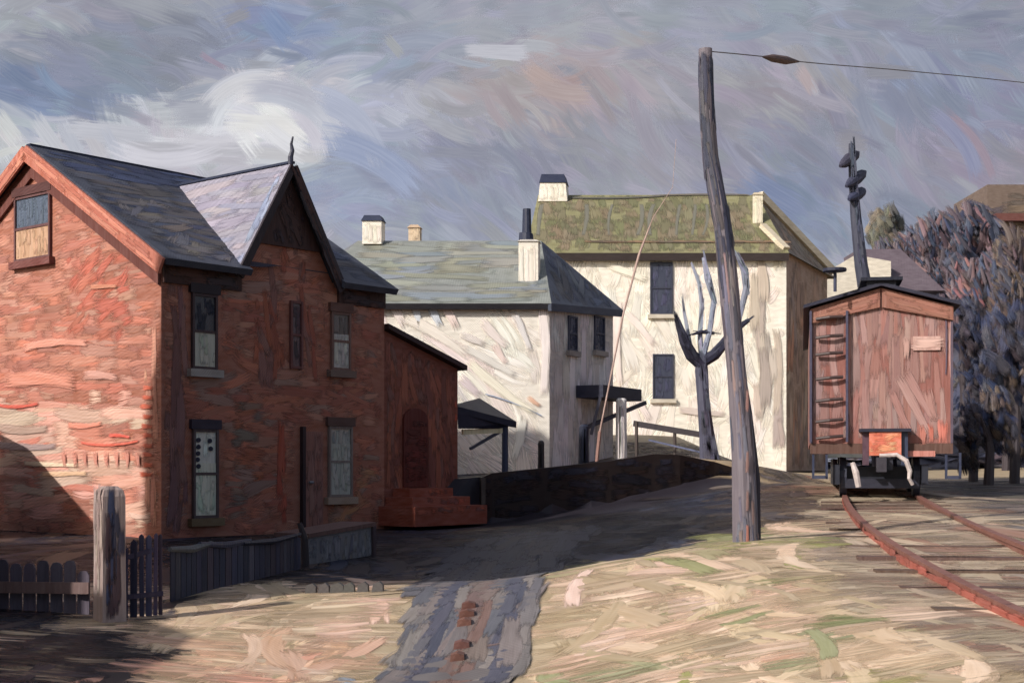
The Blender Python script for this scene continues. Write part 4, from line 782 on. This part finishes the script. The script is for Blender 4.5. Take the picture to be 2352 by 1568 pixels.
for u, nm in ((-1.42, 0), (1.3, 1)):
    m = MB('iron'); planks(m, E, u, u+.05, zf-.75, zf-.2, -.04, .0, S(46, 52, 76)); planks(m, E, u+.28, u+.33, zf-.75, zf-.2, -.04, .0, S(46, 52, 76)); planks(m, E, u+.052, u+.278, zf-.75, zf-.68, -.08, .05, S(56, 60, 82)); m.build('step', wg, go)
# line pole with slanting crossarms behind the wagon
D = 42.; q = [P(x, y, D) for x, y in ((1994, 700), (1978, 610), (1966, 500), (1960, 420), (1957, 370), (1955, 330))]
lp = thing('line_pole', (q[0].x+.4, D, G(q[0].x, D)), 'dark railway line pole with three slanting crossarms rising behind the freight wagon', 'pole'); lo_ = lp.location
m = MB('wood'); m.tube([(q[0].x+.4, D, lo_.z-.2)]+q, [.24, .23, .2, .17, .14, .11, .07], S(64, 66, 82), 10, wob=.05)
for _ in range(30): i = R.randrange(5); p = q[i].lerp(q[i+1], R.random()); m.dabs(p+Vector((R.uniform(-.08, .08), -.17, 0)), q[i+1]-q[i], (0, -1, 0), .6, .09, vary(S(76, 80, 100), .25), 0, .01)
m.build('shaft', lp, lo_)
for x0, y0, x1, y1, c in ((1930, 382, 1972, 350, S(62, 60, 76)), (1944, 428, 1988, 394, S(58, 60, 80)), (1950, 458, 1986, 436, S(56, 60, 84))):
    m = MB('wood'); a, b_ = P(x0, y0, D-.35), P(x1, y1, D+.5); mid = (a+b_)/2; m.tube([a, a.lerp(b_, .2), mid, a.lerp(b_, .8), b_], [.05, .14, .19, .15, .04], c, 9); m.build('crossarm', lp, lo_)

# ------------------------------------------------------------------ gate post, picket gate, fences on the left
D = 15.7; t = P(252, 1118, D); gp_ = thing('gate_post', (t.x, D, G(t.x, D)), 'stout round-topped gate post, its right side painted dark as shade, beside the picket gate', 'post')
m = MB('wood'); s_ = .128; cz_ = t.z; z0 = gp_.location.z-.15; rot = math.radians(38); aa = Vector((math.cos(rot), math.sin(rot), 0)); bb_ = Vector((-aa.y, aa.x, 0)); c = Vector((t.x+.0, D, 0))
levels = [(z0, 1.08), (z0+.8, 1.02), (cz_-.1, 1.0), (cz_-.03, .85), (cz_+.01, .5)]
ring = [c+aa*s_*k*i+bb_*s_*k*j+Vector((0, 0, z)) for z, k in levels for i, j in ((-1, -1), (1, -1), (1, 1), (-1, 1))]
m.add(ring, [(l*4+i, l*4+(i+1) % 4, l*4+4+(i+1) % 4, l*4+4+i) for l in range(4) for i in range(4)]+[(16, 17, 18, 19)], S(158, 138, 132))
lf = Plane(c-aa*s_-bb_*0, -bb_) ; lf = Plane(c-aa*s_*1.02, -bb_)
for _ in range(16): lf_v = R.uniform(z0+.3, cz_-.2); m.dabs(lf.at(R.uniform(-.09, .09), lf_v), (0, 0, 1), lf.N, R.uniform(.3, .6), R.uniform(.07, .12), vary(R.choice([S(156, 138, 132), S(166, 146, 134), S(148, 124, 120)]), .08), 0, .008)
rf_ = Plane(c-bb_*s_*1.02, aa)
for _ in range(16): m.dabs(rf_.at(R.uniform(-.08, .08), R.uniform(z0+.3, cz_-.2)), (0, 0, 1), rf_.N, R.uniform(.3, .6), R.uniform(.07, .12), vary(R.choice([S(66, 64, 82), S(80, 60, 66), S(58, 64, 92)]), .08), 0, .008)  # dark dabs paint the shade on the right face
m.build('shaft', gp_, gp_.location)
gt = thing('picket_gate', (P(330, 1400, D+.1).x, D+.3, G(P(330, 1400, D).x, D+.3)), 'small dark picket gate leaning open between the gate post and the brick house corner', 'gate'); gto = gt.location
for x, y0, y1, wp_, c in ((289, 1258, 1375, 6, S(48, 50, 84)), (306, 1238, 1395, 15, S(40, 42, 66)), (325, 1226, 1385, 10, S(52, 52, 78)), (341, 1228, 1385, 13, S(70, 70, 100)), (356, 1224, 1378, 8, S(86, 74, 100)), (368, 1226, 1372, 8, S(62, 50, 66))):
    m = MB('wood'); dd = D+.2+(x-289)*.004; a, b_ = P(x, y1, dd), P(x+R.uniform(-2, 2), y0, dd); w_ = wp_/F*dd; a.z = min(a.z, G(a.x, dd)+.02)
    m.prism([(a.x-w_/2, dd, a.z), (a.x+w_/2, dd, a.z), (b_.x+w_/2, dd, b_.z-w_*.5), (b_.x, dd, b_.z), (b_.x-w_/2, dd, b_.z-w_*.5)], (0, .03, 0), c); m.build('picket', gt, gto)
for y0, y1 in ((1284, 1262), (1372, 1362)):
    m = MB('wood'); m.bar(P(274, y0, D+.16), P(352 if y0 < 1300 else 374, y1, D+.45), .03, .055, S(48, 44, 70)); m.build('rail', gt, gto)
# plank fence to the right of the gate, receding along the brick house
GF = 'weathered planks of the low fence'
pf1 = thing('plank_fence', (P(395, 1390, 17.4).x, 17.4, G(-4.1, 17.4)), 'sagging dark blue-grey plank fence in front of the brick house, right of the picket gate', 'fence'); po1 = pf1.location
fa = [(392, 1262, 17.4), (470, 1252, 18.6), (560, 1250, 20), (640, 1240, 21.6), (690, 1232, 22.6)]
def falong(t):
    k = t*(len(fa)-1); i = min(int(k), len(fa)-2); f = k-i; return tuple(fa[i][j]*(1-f)+fa[i+1][j]*f for j in range(3))
for i in range(26):
    x, y, d = falong((i+.5)/26); x2, _, d2 = falong((i+.93)/26 if i < 25 else 1.0); x1, _, d1 = falong((i+.03)/26); a = P(x1, y+R.uniform(-3, 5), d1); b_ = P(x2, y+R.uniform(-3, 5), d2)
    m = MB('wood'); za, zb_ = G(a.x, a.y)-.03, G(b_.x, b_.y)-.03; m.prism([(a.x, a.y, za), (b_.x, b_.y, zb_), b_, a], (-.02, .03, 0), vary(R.choice([S(60, 64, 84), S(48, 54, 74), S(74, 68, 80), S(66, 66, 78), S(84, 82, 96)]), .12)); m.build('plank', pf1, po1)
for (t0, t1, dz, c) in ((0, .3, .03, S(84, 88, 92)), (.22, .55, .05, S(66, 68, 86)), (.5, 1., .04, S(52, 54, 68))):
    m = MB('wood'); a, b_ = P(*falong(t0)), P(*falong(t1)); m.tube([a+Vector((0, -.05, dz-.02)), a.lerp(b_, .5)+Vector((0, -.05, dz-.05)), b_+Vector((0, -.05, dz))], [.03, .05, .03], c, 7, wob=.1); m.build('rail', pf1, po1)
m = MB('wood'); a = P(688, 1200, 22.9); m.tube([(a.x+.1, 22.9, G(a.x, 22.9)-.1), (a.x+.08, 22.9, a.z-.25), (a.x, 22.9, a.z)], [.07, .06, .04], S(54, 46, 50), 7); m.build('post', pf1, po1)
# trough (low plank bin)
bn = thing('plank_bin', (P(780, 1290, 24).x, 24, G(-2.9, 24)), 'long low grey plank bin with brown lid against the brick house', 'bin'); bo = bn.location
a, b_ = P(708, 1235, 23.4), P(858, 1208, 24.8); f = Plane((a.x, a.y, 0), Vector((b_.x-a.x, b_.y-a.y, 0))); L_ = math.hypot(b_.x-a.x, b_.y-a.y); zg = G(a.x, a.y)-.1
m = MB('wood'); m.prism([f.at(0, zg), f.at(L_, zg), f.at(L_, b_.z), f.at(0, a.z)], -f.N*.7, S(110, 108, 112)); m.fill(f, [(0, zg+.1), (L_, zg+.1), (L_, b_.z-.02), (0, a.z-.02)], [S(120, 120, 126), S(100, 102, 110), S(112, 106, 104), S(92, 90, 104)], math.pi/2, .08, (.2, .5), (.04, .09), 2.5); m.build('side', bn, bo)
m = MB('wood'); m.prism([f.at(-.03, a.z+.003, .04), f.at(L_+.03, b_.z+.003, .04), f.at(L_+.03, b_.z+.003, -.74), f.at(-.03, a.z+.003, -.74)], (0, 0, .07), S(96, 70, 66)); m.build('lid', bn, bo)
m = MB('wood'); m.prism([f.at(L_-.07, zg, .005), f.at(L_+.01, zg, .005), f.at(L_+.01, b_.z, .005), f.at(L_-.07, b_.z, .005)], f.N*.05, S(66, 54, 60)); m.build('corner_post', bn, bo)
# mauve picket fence left of the gate post
lf_ = thing('board_fence', (-5.2, 16.2, G(-5.2, 16.2)), 'low mauve-grey fence of broad round-topped boards left of the gate post', 'fence'); lo2 = lf_.location
for i, x in enumerate(range(-150, 222, 31)):
    d = 16.6-i*.04; a = P(x, 1400, d); tz = P(x, 1292+R.uniform(-12, 10)+(14 if x > 190 else 0), d).z; w_ = 27/F*d; z = G(a.x, d)-.08; m = MB('wood')
    m.prism([(a.x-w_/2, d, z), (a.x+w_/2, d, z), (a.x+w_/2, d, tz-.06), (a.x+w_*.3, d, tz-.01), (a.x, d, tz), (a.x-w_*.3, d, tz-.01), (a.x-w_/2, d, tz-.06)], (0, .03, 0), vary(R.choice([S(96, 86, 98), S(86, 78, 92), S(78, 70, 84)]), .1)); m.build('board', lf_, lo2)
m = MB('wood'); m.bar(P(-160, 1346, 16.5), P(205, 1350, 16.05), .04, .13, S(118, 94, 90)); m.build('rail', lf_, lo2)
# edging stones and sunken bricks of the lane
EL = ['edging stone nearest the plank fence', 'second edging stone from the plank fence', 'third edging stone from the plank fence, the widest', 'edging stone third from the lane', 'edging stone second from the lane', 'edging stone nearest the lane']
for i, (x, y) in enumerate(((712, 1366), (742, 1372), (772, 1366), (800, 1362), (832, 1360), (866, 1352))):
    d = 18.0-.05*i; p = P(x, y, d); z = G(p.x, d); s_ = .075+(.02 if i == 2 else 0); m = MB('wall')
    m.prism([(p.x-s_, d, z-.05), (p.x+s_, d, z-.05), (p.x+s_*.9, d, z+.1), (p.x+s_*.3, d, z+.14), (p.x-s_*.7, d, z+.11)], (.01, .09, 0), vary(S(96, 92, 88), .12)); tag(m.build('edging_stone', origin=(p.x, d, z)), 'small grey upright '+EL[i], 'stone', 'edging stones along the bank')
BL = ['farthest', 'second farthest', 'middle', 'second nearest', 'nearest']
for i, (x, y, w_) in enumerate(((1076, 1393, 34), (1072, 1412, 36), (1066, 1432, 34), (1060, 1484, 38), (1050, 1512, 34))):
    d = 17.4
    for _ in range(30): p = P(x, y, d); d += (G(p.x, d)+.04-p.z)*-6*.3 if False else 0
    lo_d, hi_d = 10., 22.
    for _ in range(30):
        d = (lo_d+hi_d)/2; p = P(x, y, d)
        if p.z < G(p.x, d)+.05: hi_d = d
        else: lo_d = d
    hw_ = w_/F*d/2; m = MB('wall'); z = G(p.x, d)+.0; m.prism([(p.x-hw_, d, z), (p.x+hw_, d+.02, z), (p.x+hw_*.9, d+.02, z+.085), (p.x, d, z+.105), (p.x-hw_*.9, d, z+.08)], (0, .2, 0), vary(S(110, 72, 62), .15)); tag(m.build('brick', origin=(p.x, d, z)), '%s of the five reddish bricks half sunk in the lane' % BL[i], 'brick', 'sunken bricks in the lane')

# ------------------------------------------------------------------ wooded hill on the right
hl = MB('earth', 'gdab'); hx = [10+i*2.5 for i in range(60)]; hy = [62+i*3 for i in range(26)]
def HZ(x, y): 
    r = max(0, min(1, (x-.215*y-1.5)/13)); f = max(0, min(1, (y-64)/50)); return 1.4+18*(r*r*(3-2*r))*(f*f*(3-2*f))+.4*math.sin(x*.7)*math.cos(y*.5)
hl.add([(x, y, HZ(x, y)-(0.6 if y < 64 else 0)) for y in hy for x in hx], [(j*60+i, j*60+i+1, (j+1)*60+i+1, (j+1)*60+i) for j in range(25) for i in range(59)], S(72, 70, 82))
for _ in range(900):
    x, y = R.uniform(14, 60), R.uniform(64, 125); hl.dabs((x, y, 0), (R.uniform(-.3, .3), 1, 0), (0, 0, 1), R.uniform(2, 5), R.uniform(.8, 1.8), vary(R.choice([S(84, 72, 76), S(70, 72, 92), S(92, 84, 80), S(64, 66, 86), S(96, 76, 80)]), .12), .05, .1, .05, 6, lambda q, up: Vector((q.x, q.y, HZ(q.x, q.y)+up)))
tag(hl.build('hill'), kind='structure')
TG = 'bushy trees on the slope right of the freight wagon'
def btree(name, label, px_, py_top, py_bot, d, wpx, pal, n=330, trunk=S(70, 62, 66), up=.9, szr=(.4, .9)):
    thick = name != 'bare_tree'; n = n if thick else int(n*1.4)
    t = P(px_, py_top, d); b_ = P(px_, py_bot, d); x = t.x; gz = max(G(x, d), HZ(x, d) if d > 64 else -9)-.1; H_ = t.z-gz; rx = wpx/F*d/2
    o = thing(name, (x, d, gz), label, 'tree', TG)
    m = MB('wood'); m.tube([(x, d, gz), (x+.05, d, gz+H_*.35), (x-.1, d, gz+H_*.6), (x, d, gz+H_*.85)], [.05*rx+.12, .04*rx+.1, .03*rx+.06, .03], trunk, 8, wob=.08)
    for k in range(5):
        a = R.uniform(0, 6.28); z = gz+H_*R.uniform(.3, .65); m.tube([(x, d, z), (x+math.cos(a)*rx*.4, d+math.sin(a)*rx*.4, z+H_*.12), (x+math.cos(a)*rx*.75, d+math.sin(a)*rx*.7, z+H_*.22)], [.08, .06, .02], trunk, 6)
    m.build('trunk', o, o.location)
    cz = (max(b_.z, gz)+t.z)/2; rz = (t.z-max(b_.z, gz))/2; m = MB('wood', 'dab'); cl = [(R.uniform(-.6, .6), R.uniform(-.6, .6), R.uniform(-.75, .8), R.uniform(.3, .5)) for _ in range(11)]
    for _ in range(n):
        cx_, cy_, cz_, cr_ = R.choice(cl); v = Vector((R.gauss(0, 1), R.gauss(0, 1), R.gauss(0, 1))).normalized()*cr_*R.uniform(.5, 1)
        q = Vector((x+(cx_+v.x)*rx, d+(cy_+v.y)*rx, cz+(cz_*.75+v.z)*rz))
        nn = Vector((v.x, v.y-.6, v.z)).normalized(); dr_ = Vector((R.gauss(-.35, .35), R.gauss(0, .3), up)); dr_ = (dr_-nn*dr_.dot(nn))
        s_ = R.uniform(*szr); m.dabs(q, dr_, nn, s_*rx*(.8 if thick else 1.1), s_*rx*(.42 if thick else .26), vary(R.choice(pal), .18), R.uniform(-.1, .1), 0, .03, 5)
    m.build('crown', o, o.location)
BLU = [S(46, 52, 76), S(54, 56, 74), S(38, 46, 74), S(64, 60, 70), S(60, 52, 58)]; MAU = [S(84, 76, 86), S(98, 84, 92), S(74, 78, 96), S(116, 90, 94), S(80, 68, 76), S(66, 74, 98)]; BRW = [S(88, 74, 68), S(78, 68, 68), S(66, 64, 78), S(94, 78, 68)]
for a in [('dark_tree', 'tall dark blue tree directly behind the right side of the freight wagon', 2235, 640, 1150, 44, 110, BLU), ('dark_tree', 'broad dark blue-brown tree right of the wagon at the edge of the picture', 2330, 600, 1150, 42, 160, BLU+BRW[:1]), ('dark_tree', 'low dark bush at the foot of the trees right of the wagon', 2270, 860, 1125, 40, 130, BLU+BRW),
          ('bare_tree', 'pinkish mauve leafless tree above the middle of the wagon roof', 2100, 505, 700, 80, 110, MAU), ('bare_tree', 'tall mauve and rose tree on the slope above the wagon\'s right roof corner', 2175, 455, 720, 84, 140, MAU), ('bare_tree', 'grey-mauve tree high on the slope beneath the hilltop building', 2255, 480, 760, 88, 150, MAU+BLU[:2]), ('bare_tree', 'brown-grey tree at the right edge below the hilltop building', 2345, 520, 760, 80, 150, BRW+MAU[:2]), ('round_bush', 'small round olive bush on the skyline above the wagon', 2040, 462, 620, 92, 110, [S(96, 96, 84), S(84, 84, 82), S(110, 100, 84)]),
          ('bare_tree', 'rose-grey low tree just right of the line pole above the wagon roof', 2050, 540, 690, 76, 90, MAU+BRW), ('bare_tree', 'dusky red tree halfway up the slope right of the wagon roof', 2210, 580, 800, 66, 130, MAU+[S(128, 84, 84)]), ('bare_tree', 'brown thicket tree standing behind the big dark tree at the right edge', 2310, 560, 800, 60, 130, BRW+BLU[:2])]:
    btree(*a)
# hilltop building
hb = P(2310, 560, 105); hbo = thing('hilltop_building', (hb.x, 105, hb.z-3), 'plain brown flat-topped building with a dark red band on the hilltop', 'building')
m = MB('wall'); x0, x1 = P(2268, 0, 105).x, P(2480, 0, 105).x; zt, zm, zb = P(0, 424, 105).z, P(0, 480, 105).z, P(0, 600, 105).z
m.prism([(x0, 105, zb-3), (x1, 105, zb-3), (x1, 105, zt), (x0, 105, zt)], (0, 8, 0), S(112, 96, 86)); m.fill(Plane((x0, 105, 0), (1, 0, 0)), [(0, zb), (x1-x0, zb), (x1-x0, zt), (0, zt)], [S(120, 100, 84), S(104, 90, 84), S(92, 84, 88)], 0, .2, (1.5, 4), (.5, 1), 2); m.build('wall', hbo, hbo.location)
m = MB('roof'); m.box((x0+.4, 104.4, P(0, 510, 105).z), (x1-x0, 0, 0), (0, .55, 0), (0, 0, .55), S(104, 62, 56)); m.build('awning', hbo, hbo.location)

# ------------------------------------------------------------------ unseen blocks added out of frame on the left to shade lane, fence and gable
nb = thing('shade_house', (-9, 20, 0), 'tall unseen house block added beyond the left edge to cast shade', 'house')
q0, q1 = Vector((-6.35, 14.9, -.5)), Vector((-9.5, 23.6, -.5)); lv = Vector((q0.y-q1.y, q1.x-q0.x, 0)).normalized()*6.5
m = MB('wall'); m.prism([q0, q1, q1+lv, q0+lv], (0, 0, 9.1), S(150, 120, 100)); m.build('wall', nb, nb.location)
m = MB('roof'); m.prism([q0-lv*.05+Vector((0, 0, 9.08)), q0+lv*1.05+Vector((0, 0, 9.08)), q0+lv*.5+Vector((0, 0, 12.6))], q1-q0, S(80, 80, 90)); m.build('roof', nb, nb.location)
sh_ = thing('shade_shed', (-8, 10, -.3), 'low unseen shed block added beyond the left edge for its shade', 'shed')
m = MB('wood'); m.prism([(-11, 7.5, -.5), (-6.4, 7.5, -.5), (-6.4, 12.3, -.5), (-11, 12.3, -.5)], (0, 0, 2.6), S(110, 90, 80)); m.build('wall', sh_, sh_.location)
m = MB('roof'); m.prism([(-11.3, 7.3, 2.11), (-6.1, 7.3, 2.11), (-8.7, 7.3, 3.5)], (0, 5.2, 0), S(80, 76, 80)); m.build('roof', sh_, sh_.location)

sh2 = thing('shade_shed', (-12.6, 29, 0), 'unseen shed block added beyond the left edge to shade the gable foot', 'shed')
m = MB('wood'); m.prism([(-14.5, 27.4, -.3), (-11.3, 27.4, -.3), (-11.3, 30.4, -.3), (-14.5, 30.4, -.3)], (0, 0, 2.7), S(110, 90, 80)); m.build('wall', sh2, sh2.location)
m = MB('roof'); m.prism([(-14.7, 27.2, 2.42), (-11.1, 27.2, 2.42), (-12.9, 27.2, 3.5)], (0, 3.4, 0), S(80, 76, 80)); m.build('roof', sh2, sh2.location)
